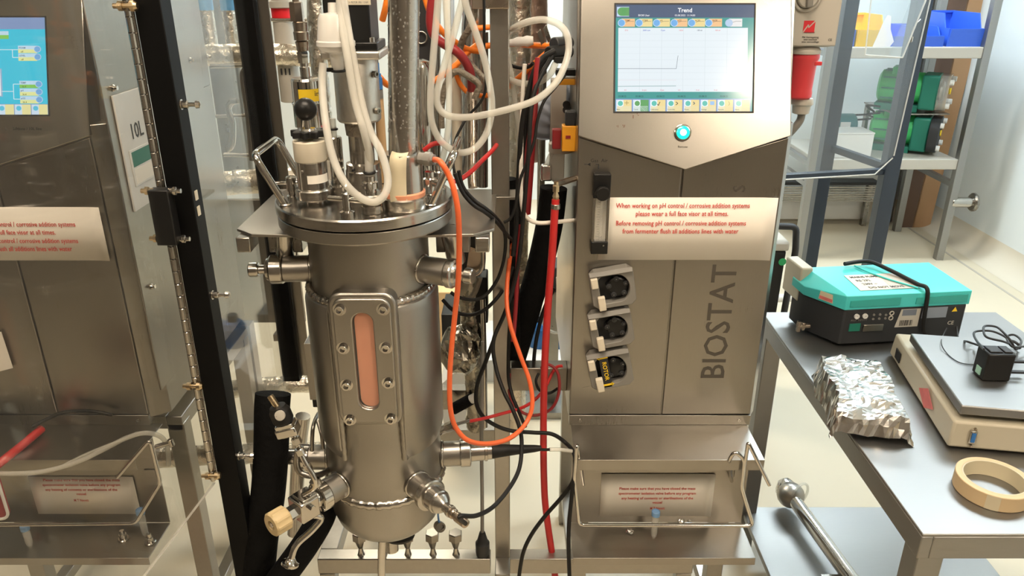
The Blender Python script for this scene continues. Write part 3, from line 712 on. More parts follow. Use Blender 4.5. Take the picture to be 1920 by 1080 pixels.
# sight glass block
yF = AY - .128
c1, c2 = PY(680, 561, yF), PY(690, 793, yF); zc, hh = (c1.z + c2.z) / 2, (c1.z - c2.z) / 2; xc = AX + .004
hw = .049
K = 8
o1 = rrect((xc, yF + .006, zc), X, Z, hw + .008, hh + .008, .022, K)
sa, sb = PY(675, 588, yF).z, PY(690, 768, yF).z; szc, shh = (sa + sb) / 2, (sa - sb) / 2
h1 = rrect((xc, yF + .006, szc), X, Z, .0185, shh, .0184, K)
fr = MB().ringprism(o1, h1, (0, .034, 0)).build('sight_glass_seat', M_satin, ves, .004)
o2 = rrect((xc, yF, zc), X, Z, hw, hh, .018, K); h2 = rrect((xc, yF, szc), X, Z, .0175, shh, .0174, K)
pl_ = MB().ringprism(o2, h2, (0, .0075, 0)).build('sight_glass_plate', M_satin, ves, .0025)
MB().prism(rrect((xc + .002, yF + .010, szc), X, Z, .0175, shh - .001, .0174, K), (0, .003, 0)).build('copper_strip', M_copper, fr)
MB().prism(rrect((xc, yF + .006, szc), X, Z, .0175, shh, .0174, K), (0, .002, 0)).build('glass', clear('sight_glass', (.97, .97, .97), .04, .02), fr)
for px, py in ((630, 580), (707, 580), (638, 653), (713, 652), (645, 722), (717, 718), (652, 787), (722, 785)):
    p = PY(px, py, yF); p.x = xc + (.0365 if p.x > xc else -.0365); p.y = yF
    MB().lathe(p, FR, [(0, .0115), (.0006, .0115), (.0006, .0080), (.007, .0080), (.0078, .0072), (.0078, .0044), (.0030, .0042), (.0030, 0)], 16).build('bolt', M_pol, pl_)
# nozzles welded to the shell
def nozzle(ang, z, r, prof, mat=M_satin, r0=.095):
    d = A(1, ang, 0) - A(0, ang, 0); p = A(r0, ang, z)
    MB().lathe(p, d, [(h - r0, q) for h, q in prof], 32).build('nozzle', mat, ves)
    bead([A(0, 0, z) + d * 0 + V((0, 0, 0)) if False else p for i in range(2)], .001) if False else None
    return d
def weld_ring(ang, z, r, off):
    d = A(1, ang, 0) - A(0, ang, 0); u = V((-d.y, d.x, 0)); P = []
    for i in range(40):
        a = 2 * math.pi * i / 40; lat = r * math.cos(a); P.append(V((AX, AY, z + r * math.sin(a))) + u * lat + d * (math.sqrt(max(0, off ** 2 - lat ** 2)) + .001))
    MB().sweep(P, .003, 8, True).build('weld_bead', M_steel, ves)
def collar(ang, z, prof, name='collar', mat=M_steel, parent=ves, n=32):
    d = A(1, ang, 0) - A(0, ang, 0); return MB().lathe(A(0, 0, z), d, prof, n).build(name, mat, parent, ang=20)
for ang, zu, kf in ((-86, 1.148, 1.0), (69, 1.158, .94)):
    nozzle(ang, zu, .024, [(.095, .024), (.153, .024), (.155, .022)]); weld_ring(ang, zu, .024, rb)
    collar(ang, zu, [(h_ * kf if h_ > .16 else h_, q_) for h_, q_ in [(.154, .020), (.155, .0255), (.157, .0265), (.176, .0265), (.178, .025), (.180, .021), (.184, .020), (.187, .013), (.188, .0085), (.198, .0085), (.199, .0125), (.201, .0135), (.214, .0135), (.216, .012), (.216, 0)]], 'plug_collar')
for ang in (-91, 96, -40, 41):
    z = .735
    L = .15 if abs(ang) > 60 else .148
    nozzle(ang, z, .0255, [(.095, .0255), (L, .0255), (L + .002, .0235)]); weld_ring(ang, z, .0255, .1150)
collar(-91, .735, [(.151, .022), (.152, .026), (.172, .026), (.174, .024), (.176, .016), (.205, .016), (.206, .013), (.206, 0)], 'plug_collar')
# flange and head plate
MB().lathe((AX, AY, 0), Z, [(1.228, .106), (1.236, .120), (1.240, .148), (1.243, .150), (1.260, .150), (1.261, .149), (1.261, .143)], 96).build('flange', M_satin, ves)
lid = MB().lathe((AX, AY, 0), Z, [(1.2630, .143), (1.2645, .151), (1.2655, .152), (1.2805, .152), (1.283, .1495), (1.283, 0)], 96).build('head_plate', M_steel, ves)
for ang0, ang1 in ((-61, -118), (61, 118)):
    P = [A(.137, ang0, ZL - .002), A(.176, ang0 - (6 if ang0 < 0 else -6), ZL + .085), A(.176, ang1 + (6 if ang0 < 0 else -6), ZL + .085), A(.137, ang1, ZL - .002)]
    MB().sweep(fillet(P, .018, 6), .0062, 12).build('handle', M_pol, lid)
    for a in (ang0, ang1): MB().rod(A(.138, a, ZL), A(.138, a, ZL + .004), .010).build('handle_boss', M_steel, lid)
# drain outlet beneath
MB().lathe((AX, AY, .5), Z, [(.0, .014), (.05, .014), (.076, .02)], 20).build('drain_spigot', M_steel, ves)
MB().sweep(fillet([V((AX - .012, AY - .015, .578)), V((AX - .016, AY - .025, .53)), V((AX - .022, AY - .03, .45)), V((AX - .022, AY - .03, .30))], .03), .0085, 12).build('drain_pipe', M_pol, ves)
MB().sph((AX + .02, AY - .02, .556), .026, 16, (1.3, .9, .6)).build('drain_cap', M_rubber, ves)

# ---- support ring plate on brackets, fixed to the frame
sp = thing('support_plate', 'flat stainless support plate with lugs under the vessel flange', 'support plate', (AX, AY, 1.21))
n = 40
for s in (-1, 1):
    inner = [A(.1095, s * a, 1.222) for a in range(8, 173, 4)]
    outer = [V((AX + s * .105, AY - .107, 1.222)), V((AX + s * .19, AY - .055, 1.222)), V((AX + s * .235, AY - .03, 1.222)), V((AX + s * .235, AY + .16, 1.222)), V((AX + s * .04, AY + .16, 1.222))]
    inner = [A(.1095, s * a, 1.222) for a in range(60, 165, 5)]
    MB().prism([V((AX + s * .19, AY - .05, 1.222)), V((AX + s * .225, AY - .02, 1.222)), V((AX + s * .225, AY + .20, 1.222)), V((AX + s * .05, AY + .20, 1.222))] + inner[::-1], (0, 0, .005)).build('plate', M_sheet, sp, .001)
    MB().box(AX + s * .205 - .012, AX + s * .205 + .012, AY - .055, AY - .01, 1.195, 1.222).build('lug', M_steel, sp, .002)
    MB().sweep([V((AX + s * .155, AY + .01, 1.155)), V((AX + s * .15, AY, 1.19)), V((AX + s * .145, AY - .01, 1.222))], .017, 14).build('strut', M_steel, sp)
    MB().obox(V((AX + s * .15, AY + .02, 1.195)), V((.03, 0, 0)), V((0, .02, 0)), V((0, 0, .02))).build('bracket', M_dsteel, sp, .002)
MB().box(AX - .225, .02, AY + .19, AY + .25, 1.218, 1.224).build('cross_plate', M_sheet, sp, .001)
# ---- stainless flat bracket beside the jacket (left)
q = PY(590, 645, 1.36)
bp = thing('channel_bracket', 'narrow stainless channel bracket standing against the left side of the vessel jacket', 'bracket', (q.x, 1.36, PY(0, 752, 1.36).z))
a, b = PY(569, 645, 1.34), PY(601, 750, 1.34)
MB().box(a.x, a.x + .0335, 1.34, 1.343, b.z, a.z).build('web', M_towerh, bp, .0006)
MB().box(a.x, a.x + .002, 1.343, 1.40, b.z, a.z).build('flange', M_sheet, bp, .0006)
MB().box(a.x + .0315, a.x + .0335, 1.343, 1.40, b.z, a.z + .03).build('flange', M_sheet, bp, .0006)
MB().box(a.x + .024, a.x + .028, 1.3395, 1.3402, b.z + .012, a.z - .01).build('slot', M_black, bp)
MB().box(a.x - .002, a.x + .037, 1.36, 1.40, b.z - .03, b.z).build('foot', M_black, bp, .002)

# ---- probe in the right-hand port
zp = .735
pb = thing('ph_probe', 'steel probe with black cable boot screwed into the right-hand side port', 'probe', A(.2, 96, zp))
collar(96, zp, [(.150, .020), (.151, .0275), (.153, .0285), (.170, .0285), (.172, .027), (.174, .0185), (.200, .0175), (.201, .0195), (.206, .0195), (.207, .0165), (.215, .0165), (.216, 0)], 'probe_body', M_steel, pb)
MB().lathe(A(.214, 96, zp), A(1, 96, 0) - A(0, 96, 0), [(0, .0145), (.004, .0155), (.018, .0135), (.05, .0105), (.09, .0075), (.104, .0055), (.104, 0)], 20).build('cable_boot', M_rubber, pb)
e = A(.316, 96, zp)
MB().sweep(cr([e, PY(1015, 843, 1.34), PY(1032, 843, 1.345)]), .003, 8).build('cable', M_rubber, pb)
MB().sweep(cr([PY(1030, 843, 1.345), PY(1050, 843, 1.35), PY(1072, 846, 1.36)]), .0042, 8).build('clear_sleeve', M_sil, pb)
# ---- probe in the right front port
pf = thing('oxygen_probe', 'steel probe with a coaxial plug screwed into the right front port', 'probe', A(.2, 41, zp))
collar(41, zp, [(.147, .020), (.148, .030), (.150, .0315), (.160, .0315), (.162, .029), (.163, .024), (.185, .023), (.187, .021), (.192, .020), (.200, .014), (.204, .0095), (.215, .0095), (.216, .0115), (.222, .0115), (.223, .0085)], 'probe_body', M_steel, pf)
MB().lathe(A(.220, 41, zp), A(1, 41, 0) - A(0, 41, 0), [(0, .008), (.004, .010), (.010, .010), (.012, .008), (.018, .008), (.02, .0095), (.045, .0085), (.046, .0062), (.046, 0)], 18).build('coaxial_plug', M_nickel, pf)
e = A(.264, 41, zp)
MB().sweep(cr([e, PY(862, 968, 1.07), PY(892, 967, 1.10), PY(925, 950, 1.15), PY(955, 915, 1.20), PY(973, 880, 1.25), PY(978, 840, 1.28), PY(975, 805, 1.30), PY(960, 765, 1.32), PY(945, 735, 1.34), PY(930, 690, 1.38), PY(925, 640, 1.40), PY(945, 590, 1.42), PY(962, 540, 1.44), PY(975, 470, 1.44), PY(990, 300, 1.44), PY(1000, 180, 1.46), PY(1035, 105, 1.5)]), .0042, 9).build('cable', M_rubber, pf)
# ---- sampling valve in the left front port
sv = thing('sampling_valve', 'polished sampling valve with tan knob and bent spout in the left front port', 'valve', A(.2, -40, zp))
d = (A(1, -40, 0) - A(0, -40, 0)); u = V((-d.y, d.x, 0))      # outward and sideways
collar(-40, zp, [(.147, .020), (.148, .028), (.150, .029), (.166, .029), (.168, .027), (.170, .018), (.178, .018)], 'collar', M_pol, sv)
cB = A(.196, -40, zp)
MB().obox(cB, d * .020, u * .021, Z * .021).build('valve_block', M_pol, sv, .003)
MB().hexn(A(.214, -40, zp), A(.236, -40, zp), .014).build('stem_nut', M_pol, sv)
kk = A(.234, -40, zp)
P = []
x_, y_, z_ = basis(d)
for ringh, rr in ((0, .020), (.003, .0235), (.028, .0235), (.031, .021)):
    pass
mb = MB(); prof = [(0, .019), (.003, .0225), (.030, .0225), (.033, .020), (.033, .009), (.024, .008), (.024, 0)]
mb.lathe(kk, d, prof, 40)
vv = []
for i, v in enumerate(mb.v):
    v = V(v); ax = kk + d * (v - kk).dot(d); rad = v - ax
    if rad.length > .0215: rad = rad * (1 + (.03 if (i % 4) < 2 else -.05))
    vv.append(tuple(ax + rad))
mb.v = vv; mb.build('tan_knob', M_tan, sv, ang=25)
MB().rod(kk + d * .022, kk + d * .032, .0055, n=6).build('knob_nut', M_pol, sv)
s0 = cB - Z * .018 + d * .004
sp_ = [s0, PZ(608, 968, .70), PZ(585, 995, .68), PZ(553, 1022, .66), PZ(545, 1052, .63)]
MB().sweep(fillet(sp_, .02, 5), .0062, 12).build('spout', M_pol, sv)
e = sp_[-1]; dd = (sp_[-1] - sp_[-2]).normalized()
MB().lathe(e - dd * .006, dd, [(0, .007), (.006, .011), (.009, .0165), (.013, .0165), (.0145, .015), (.0145, 0)], 24).build('spout_flange', M_pol, sv)
for s in (-1, 1): MB().rod(cB + u * s * .021 + Z * .008, cB + u * s * .029 + Z * .008, .006, n=6).build('block_nut', M_pol, sv)
MB().obox(cB + Z * .0225 - d * .004, d * .016, u * .017, Z * .002).build('top_plate', M_pol, sv, .001)
t0 = cB + Z * .024
chain = [t0, PY(591, 912, 1.14), PY(588, 893, 1.14), PY(575, 872, 1.145), PY(563, 848, 1.15), PY(556, 826, 1.15), PY(548, 815, 1.15)]
MB().sweep(cr(chain), .0048, 10).build('steam_pipe', M_pol, sv)
for i, (px, py, r) in enumerate(((592, 905, .0105), (577, 875, .0075), (563, 846, .0085), (556, 826, .0085))):
    p = PY(px, py, 1.147); MB().rod(p - V((-.25, 0, .8)) * .008, p + V((-.25, 0, .8)) * .008, r, n=6 if i % 2 else 14).build('union_nut', M_pol, sv)
b0 = PY(540, 806, 1.15)
ax = (PY(512, 742, 1.15) - PY(545, 815, 1.15)).normalized()
x_ = V((ax.z, 0, -ax.x))
MB().obox(b0, x_ * .019, Yv * .014, ax * .009).build('diaphragm_block', M_pol, sv, .003)
MB().obox(b0 + ax * .012, x_ * .016, Yv * .012, ax * .004).build('bonnet_plate', M_pol, sv, .001)
MB().lathe(b0 + ax * .016, ax, [(0, .015), (.006, .0185), (.024, .0185), (.028, .016), (.034, .014), (.035, 0)], 22).build('black_actuator', M_rubber, sv)
q = PY(527, 776, 1.14); MB().lathe(q - Yv * .004, (ax * .3 - Yv).normalized(), [(0, .009), (.004, .009), (.0045, .007), (.0045, 0)], 20).build('actuator_cap', M_lgrey, sv)
MB().rod(PY(521, 765, 1.15), PY(506, 742, 1.155), .0055).build('brass_stub', M_brass, sv)
# loop of steam line behind the left port
lp = thing('steam_line', 'bent polished steam line looping under the left side port', 'pipe', PY(570, 880, 1.2))
MB().sweep(cr(pts((558, 845, 1.20), (556, 868, 1.2), (562, 885, 1.2), (580, 892, 1.2), (600, 890, 1.22), (618, 880, 1.26))), .006, 10).build('tube', M_dsteel, lp)
MB().sweep(cr(pts((585, 845, 1.28), (586, 810, 1.28), (590, 790, 1.3), (597, 775, 1.33))), .004, 8).build('branch', M_dsteel, lp)
MB().sweep(cr(pts((606, 840, 1.28), (603, 815, 1.28), (596, 790, 1.3))), .004, 8).build('branch', M_dsteel, lp)
# ================================================================ fittings on the head plate
def up(c, prof, name, mat, parent, n=28): return MB().lathe(c, Z, prof, n).build(name, mat, parent)
def zat(px, py, p): return PY(px, py, p.y).z                     # height of a pixel on the vertical through p
# inoculation valve with star knob and ball
p = A(.088, -62, ZL); h = lambda py: zat(0, py, p) - ZL
iv = thing('inoculation_valve', 'steel inoculation valve with ivory ring, black star knob and black ball', 'valve', p)
up(p, [(0, .018), (.004, .018), (.006, .029), (.008, .0305), (.022, .0305), (.024, .029), (.026, .024)], 'lower_collar', M_steel, iv)
z1, z2 = h(300), h(262)
up(p, [(.024, .0255), (z1 - .001, .0255), (z1, .0245)], 'barrel', M_steel, iv)
up(p, [(z1, .0255), (z1 + .002, .0265), (z2 - .002, .0265), (z2, .0250), (z2, .01)], 'ivory_ring', M_ivory, iv)
MB().lathe(p, Z, [(.036, .0258), (.050, .0258)], 20, R(-5), R(85), close=False).build('paper_band', M_paper, iv)
q = A(.088, -62, ZL + z1 * .8) + V((-.01, -.0235, 0)); MB().rod(q, q + FR * .002, .0022).build('set_screw', M_dsteel, iv)
z3 = h(256); zk = p + Z * z3
up(p, [(z2, .008), (z2 + .004, .012), (z3, .011)], 'neck', M_pol, iv)
mb = MB(); P = []
for i in range(60):
    a = 2 * math.pi * i / 60; P.append(zk + V((math.cos(a), math.sin(a), 0)) * (.0245 + .0045 * math.cos(8 * a)))
mb.prism(P, (0, 0, .011)); mb.build('star_knob', M_rubber, iv, .002)
up(zk, [(.011, .014), (.014, .012), (.0145, .0045), (.03, .0045)], 'stem', M_pol, iv)
zb = zat(577, 205, p); MB().sph((p.x, p.y, zb), .0185, 24).build('ball_knob', M_black, iv)
# small sampling cock behind it
p = A(.122, -80, ZL); sc = thing('vent_cock', 'small steel vent cock with side bar next to the left handle', 'valve', p)
up(p, [(0, .010), (.004, .010), (.006, .007), (.012, .007), (.013, .009), (.036, .009), (.038, .007), (.040, 0)], 'body', M_pol, sc, 18)
MB().rod(p + V((-.03, 0, .026)), p + V((.03, 0, .028)), .0035).build('side_bar', M_pol, sc)
# filter tube with pink cable tie
p = A(.047, -98, ZL); ft = thing('addition_tube', 'slim polished addition tube with a pink tie, behind the looped silicone hose', 'tube fitting', p)
h = lambda py: zat(0, py, p) - ZL
up(p, [(0, .022), (.016, .022), (.018, .015)], 'base_nut', M_steel, ft)
up(p, [(.016, .0125), (h(258), .0125), (h(256), .011), (h(256), .004)], 'tube', M_pol, ft)
up(p, [(h(256), .005), (h(230), .0052), (h(222), .0052)], 'hose_barb', M_sil, ft, 12)
MB().torus(p + Z * h(242), Z, .0062, .0018, 16, 6).build('tie_strap', M_black, ft)
MB().sph(p + V((-.014, -.004, h(237))), .0055, 10, (1, .8, .9)).build('pink_tag', M_pink, ft)
MB().box(p.x - .0215, p.x - .008, p.y - .017, p.y - .0155, p.z + .03, p.z + .062).build('paper_tag', M_paper, ft)
# stirrer drive on the axis
p = V((AX, AY, ZL)); h = lambda py: zat(0, py, p) - ZL
dv = thing('stirrer_drive', 'stirrer drive with black motor, cast lantern and steel shaft housing', 'motor', p)
up(p, [(0, .040), (.010, .040), (.012, .030), (h(318), .030), (h(316), .0285), (h(305), .0285), (h(303), .021), (h(232), .021)], 'shaft_housing', M_steel, dv, 32)
MB().rod(p + V((-.012, -.0275, h(312))), p + V((-.012, -.0295, h(312))), .0022).build('set_screw', M_black, dv)
up(p, [(h(252), .024), (h(225), .026), (h(222), .020)], 'coupling_sleeve', M_oily, dv, 20)
up(p, [(h(226), .034), (h(222), .0365), (h(112), .0365), (h(108), .0355), (h(108), .01)], 'lantern', M_alu, dv, 40)
for px, py in ((703, 208), (704, 139)):
    q = PY(px, py, AY - .02); q.x = AX + .0325; q.y = AY - .018
    MB().lathe(q, V((.87, -.5, 0)), [(0, .0055), (.006, .0055), (.0065, .005), (.0065, .0028), (.003, .0026), (.003, 0)], 14).build('cap_screw', M_pol if py > 150 else M_dsteel, dv)
zp = ZL + h(106)
MB().obox((AX + .002, AY, zp + .006), X * .047, Yv * .047, Z * .0065).build('motor_flange', M_alu, dv, .003)
MB().obox((AX - .001, AY + .004, zp + .065), X * .036, Yv * .040, Z * .052).build('motor_body', M_black, dv, .003)
MB().obox((AX + .002, AY, zp + .019), X * .043, Yv * .043, Z * .0065).build('motor_foot', M_black, dv, .002)
for s in (-1, 1): MB().rod((AX + s * .036, AY - .036, zp + .024), (AX + s * .036, AY - .036, zp + .033), .0045).build('cap_screw', M_pol, dv)
text('3~ MOTOR  IP65  1.2 kW', PY(672, 6, AY - .038), X, Z, .004, M_dtext, dv, 'plate_lettering', 'CENTER', width=.03)
q = PY(672, 4, AY - .036); MB().obox((q.x, AY - .0365, q.z + .018), X * .019, Yv * .0006, Z * .022).build('rating_plate', M_ivory, dv)
# plastic cup hung on the drive
c = PY(630, 85, 1.24); cp = thing('plastic_beaker', 'upturned translucent plastic filter cup beside the black motor', 'cup', c)
MB().lathe(c, Z, [(-.012, .012), (-.008, .024), (.0, .030), (.006, .030), (.008, .028), (.040, .024), (.046, .021), (.048, .008), (.062, .007), (.062, .005), (.046, .006)], 28, close=False).build('cup', M_cup, cp)
MB().lathe(c + Z * -.04, Z, [(0, .0085), (.012, .010), (.028, .012), (.03, .008)], 16).build('spout', M_cup, cp)
MB().torus(c + Z * -.038, Z, .0100, .0022, 18, 6).build('cable_tie', M_black, cp)
MB().obox(c + V((-.012, -.004, -.036)), X * .008, Yv * .003, Z * .003).build('tie_head', M_black, cp, .0006)
# hose connector D
p = A(.110, 16, ZL); hc = thing('hose_connector', 'stepped steel hose connector inside the loop of silicone hose', 'connector', p); h = lambda py: zat(0, py, p) - ZL
up(p, [(0, .017), (.001, .018), (.013, .018), (.015, .014), (.018, .014), (.019, .0185), (.022, .0195), (.030, .0195), (.032, .017)], 'base_nut', M_steel, hc, 6 if False else 28)
up(p, [(.032, .009), (.040, .009), (.041, .0125), (.050, .0125), (.052, .008), (.060, .008), (.062, .006)], 'union', M_pol, hc, 18)
up(p, [(.060, .0075), (.085, .0065), (.10, .0062)], 'hose_end', M_sil, hc, 14)
MB().torus(p + Z * .066, Z, .0085, .0024, 18, 6).build('tie_strap', M_black, hc)
# T-bolt clamp in front
p = A(.122, -3, ZL); tc_ = thing('clamp_screw', 'small steel T-handle clamp screw at the front edge of the head plate', 'clamp', p)
up(p, [(0, .0125), (.007, .0125), (.009, .0075), (.014, .0075), (.014, .0068), (.036, .0068), (.038, .005), (.038, 0)], 'pillar', M_pol, tc_, 20)
MB().rod(p + V((-.030, .006, .027)), p + V((.030, -.006, .025)), .0043).build('cross_bar', M_pol, tc_)
# condenser E with connector and tape
p = A(.108, 47, ZL); cd = thing('exhaust_heater', 'polished exhaust filter heater with masking tape strip and orange cable', 'heater', p); h = lambda py: zat(0, py, p) - ZL
up(p, [(0, .036), (.003, .0375), (.018, .0375), (.020, .035), (.022, .031)], 'base_nut', M_steel, cd, 36)
up(p, [(.020, .0345), (.027, .035), (.029, .031)], 'copper_gasket', M_copper, cd, 36)
up(p, [(.026, .0315), (h(290), .0315), (h(286), .0300), (h(285), .014)], 'heater_body', M_steel, cd, 40)
ztop = h(287)
tp = [p + V((-.004, .010, ztop + .002)), p + V((-.008, -.012, ztop + .008)), p + V((-.011, -.0285, ztop + .002)), p + V((-.0125, -.0335, ztop - .012)), p + V((-.014, -.0325, ztop - .035)), p + V((-.0145, -.033, ztop - .058)), p + V((-.014, -.034, ztop - .072))]
tp = cr(tp, 5); mb = MB(); vs_ = []; f = []
for q in tp: vs_ += [q - X * .004, q + X * .023]
for i in range(len(tp) - 1): f.append((2 * i, 2 * i + 1, 2 * i + 3, 2 * i + 2))
o_ = mb.add(vs_, f).build('tape_strip', M_ctape, cd); md = o_.modifiers.new('s', 'SOLIDIFY'); md.thickness = .0005
g = p + V((.029, -.010, h(294)))
MB().lathe(g, V((.93, -.35, 0)), [(0, .0095), (.010, .0095), (.011, .0115), (.020, .0115), (.022, .0085), (.026, .0085)], 12).build('cable_gland', M_grey, cd)
g2 = g + V((.93, -.35, 0)) * .026
MB().sweep(cr([g2, PY(826, 304, 1.16), PY(842, 330, 1.155), PY(852, 360, 1.15), PY(859, 400, 1.15), PY(861, 460, 1.16), PY(859, 530, 1.17), PY(853, 590, 1.18), PY(846, 660, 1.18), PY(843, 720, 1.18), PY(845, 770, 1.18), PY(855, 802, 1.185), PY(878, 826, 1.19), PY(915, 832, 1.22), PY(955, 822, 1.26), PY(985, 795, 1.30), PY(998, 760, 1.32), PY(993, 715, 1.34), PY(975, 665, 1.36), PY(957, 610, 1.38), PY(950, 560, 1.42), PY(954, 500, 1.48), PY(960, 460, 1.56), PY(964, 430, 1.64)], 8), .0046, 10).build('orange_cable', M_orange, cd)
# exhaust pipe wet with drops, standing in the heater
xp = thing('exhaust_pipe', 'wide steel exhaust pipe beaded with water drops above the heater', 'pipe', p + Z * ztop)
q = p + Z * ztop
pt = PY(757, 0, p.y); topz = 1.72
axd = (V((pt.x, p.y, pt.z)) - (q + V((.002, 0, 0)))).normalized()
MB().cyl(q + V((.002, 0, .001)), q + V((.002, 0, 0)) + axd * .36, .0235, n=40).build('pipe', M_steel, xp)
random.seed(5); mb = MB(); b0 = q + V((.002, 0, 0)); bx, by, bz = basis(axd)
for i in range(800):
    a = random.uniform(math.pi * .0, math.pi * 2); hgt = random.uniform(.01, .34); r = random.choice((.0007, .0009, .0012, .0016))
    mb.sph(b0 + axd * hgt + (bx * math.cos(a) + by * math.sin(a)) * .0234, r, 6, (1, 1, 1.25))
mb.build('water_drops', clear('water', (.97, .97, .97), .02, .12, (.8, .78, .75), 1.5), xp, kind='stuff')
# polished cylinder behind the exhaust pipe, black motor block behind
bc = thing('steel_bottle', 'polished round-shouldered steel bottle behind the wet exhaust pipe', 'bottle', PZ(795, 330, ZL))
q = V((A(.16, 150, ZL).x + .03, 1.50, 1.224)); c0 = PY(790, 200, 1.5); q.x = c0.x
MB().lathe(q, Z, [(0, .022), (.02, .024), (PY(0, 125, 1.5).z - q.z, .024), (PY(0, 115, 1.5).z - q.z, .019), (PY(0, 110, 1.5).z - q.z, .008), (PY(0, 109, 1.5).z - q.z, 0)], 28).build('body', M_pol, bc)
# two extra fittings at the right rear of the head plate
for i, (px, py, lab) in enumerate(((806, 372, 'small polished clamp union beside the heater base'), (832, 372, 'small knurled union behind the right handle'))):
    q = A(.118 + .012 * i, 80 + 22 * i, ZL); u_ = thing('pipe_union', lab, 'union', q)
    up(q, [(0, .012), (.006, .012), (.008, .008), (.02, .008), (.021, .012), (.034, .012), (.036, .008), (.046, .008)], 'body', M_pol, u_, 18)
    MB().rod(q + V((0, 0, .028)), q + V((.018, -.014, .028)), .007).build('branch', M_pol, u_)
# inlet filter housing behind, hung in the pipework, with its stack of fittings
YI = 1.42
b0 = PY(580, 215, YI); xi = b0.x; hz = lambda py: PY(580, py, YI).z
fi = thing('inlet_filter', 'polished inlet filter housing with yellow tape and nickel couplings above it', 'filter', (xi, YI, hz(240)))
c = V((xi, YI, 0))
up(c, [(hz(240), .012), (hz(236), .0275), (hz(196), .0275), (hz(192), .029), (hz(190), .0265), (hz(150), .0265), (hz(146), .024), (hz(144), .012)], 'housing', M_pol, fi, 32)
MB().lathe(c, Z, [(hz(187), .0268), (hz(164), .0268)], 20, R(-20), R(75), close=False).build('yellow_tape', M_yellow, fi)
text('inlet', PY(590, 180, YI - .0275), X, Z, .013, M_dtext, fi, 'tape_lettering', bold=.005)
c2 = V((xi + .0, YI, 0))
for pr_, nm, mt, nn in (([(hz(146), .009), (hz(126), .009), (hz(124), .0075), (hz(117), .0075)], 'stem', M_pol, 18), ([(hz(118), .010), (hz(99), .011), (hz(95), .009)], 'lower_nut', M_pol, 6), ([(hz(95), .010), (hz(78), .012), (hz(76), .009)], 'coupling', M_nickel, 16),
                       ([(hz(75), .013), (hz(60), .0135), (hz(58), .012), (hz(42), .013), (hz(40), .011)], 'coupling', M_nickel, 20), ([(hz(40), .0125), (hz(5), .012), (hz(3), .010)], 'hex_body', M_nickel, 6), ([(hz(5), .006), (hz(-60), .006)], 'riser', M_nickel, 12)):
    up(c2 + V((-.004 if nm in ('hex_body', 'riser') else 0, 0, 0)), pr_, nm, mt, fi, nn)
up(c, [(hz(340), .010), (hz(238), .010)], 'stand_pipe', M_pol, fi, 16)
# blue and tan tube behind the drive
q0, q1 = PY(709, 170, 1.38), PY(716, 300, 1.38)
bt = thing('tan_tube', 'tan plastic tube with blue coupling behind the motor lantern', 'tube', q1)
MB().cyl((q0.x, 1.38, 1.284), (q0.x, 1.38, PY(0, 184, 1.38).z), .0085, n=16).build('tube', M_wood, bt)
zz = lambda py: PY(0, py, 1.38).z
up(V((q0.x, 1.38, 0)), [(zz(186), .0085), (zz(168), .0085)], 'collar', M_grey, bt, 16)
up(V((q0.x, 1.38, 0)), [(zz(167), .0085), (zz(145), .0085), (zz(143), .007)], 'blue_coupling', M_bluel, bt, 16)
up(V((q0.x, 1.38, 0)), [(zz(143), .007), (zz(138), .007), (zz(137), .0048), (zz(118), .0048)], 'blue_stub', M_bluel, bt, 16)
up(V((q0.x, 1.38, 0)), [(zz(118), .004), (zz(105), .003)], 'tip', M_black, bt, 10)
# ================================================================ hoses and cables
def hose(name, lab, cat, P, r, mat, n=10, k=8, group=None, part='line'):
    o = MB().sweep(cr(P, k), r, n).build(name, mat); tag(o, lab, cat, group); return o
SIL = M_sil
hose('silicone_hose', 'clear silicone hose looped low in front of the drive and hose connector', 'hose',
     pts((606, 118, 1.22), (604, 150, 1.215), (607, 200, 1.20), (614, 250, 1.18), (626, 300, 1.165), (645, 340, 1.15), (672, 368, 1.145), (700, 379, 1.145), (719, 368, 1.15), (727, 345, 1.16), (724, 315, 1.17), (712, 280, 1.18), (695, 248, 1.19), (680, 200, 1.20), (668, 140, 1.21), (655, 70, 1.22), (644, 0, 1.23), (640, -40, 1.24)), .0062, SIL)
hose('silicone_hose', 'clear silicone hose falling from the cup tie to the hose connector', 'hose',
     pts((636, -20, 1.235), (640, 30, 1.225), (652, 110, 1.205), (666, 190, 1.195), (682, 245, 1.185), (692, 285, 1.19), (694, 305, 1.195)), .0062, SIL)
hose('silicone_hose', 'long clear silicone hose hanging in a tall narrow loop before the bare post', 'hose',
     pts((824, -30, 1.36), (819, 30, 1.36), (812, 110, 1.355), (807, 180, 1.35), (809, 225, 1.35), (822, 258, 1.35), (845, 279, 1.35), (868, 286, 1.35), (892, 277, 1.36), (912, 250, 1.37), (922, 210, 1.38), (920, 170, 1.38), (908, 110, 1.38), (890, 55, 1.38), (874, 10, 1.38), (868, -30, 1.38)), .0062, SIL)
hose('silicone_hose', 'clear silicone hose sweeping across the bare post into a round loop by the tower', 'hose',
     pts((876, -30, 1.40), (862, 20, 1.395), (846, 80, 1.39), (828, 140, 1.38), (819, 180, 1.37), (824, 204, 1.365), (842, 217, 1.36), (872, 220, 1.36), (910, 215, 1.36), (960, 203, 1.36), (1005, 187, 1.37), (1038, 160, 1.38), (1056, 130, 1.40), (1066, 95, 1.42), (1063, 65, 1.43), (1048, 46, 1.44), (1020, 37, 1.45), (990, 41, 1.46), (966, 51, 1.48), (958, 57, 1.52), (950, 62, 1.57), (930, 74, 1.6)), .0062, SIL)
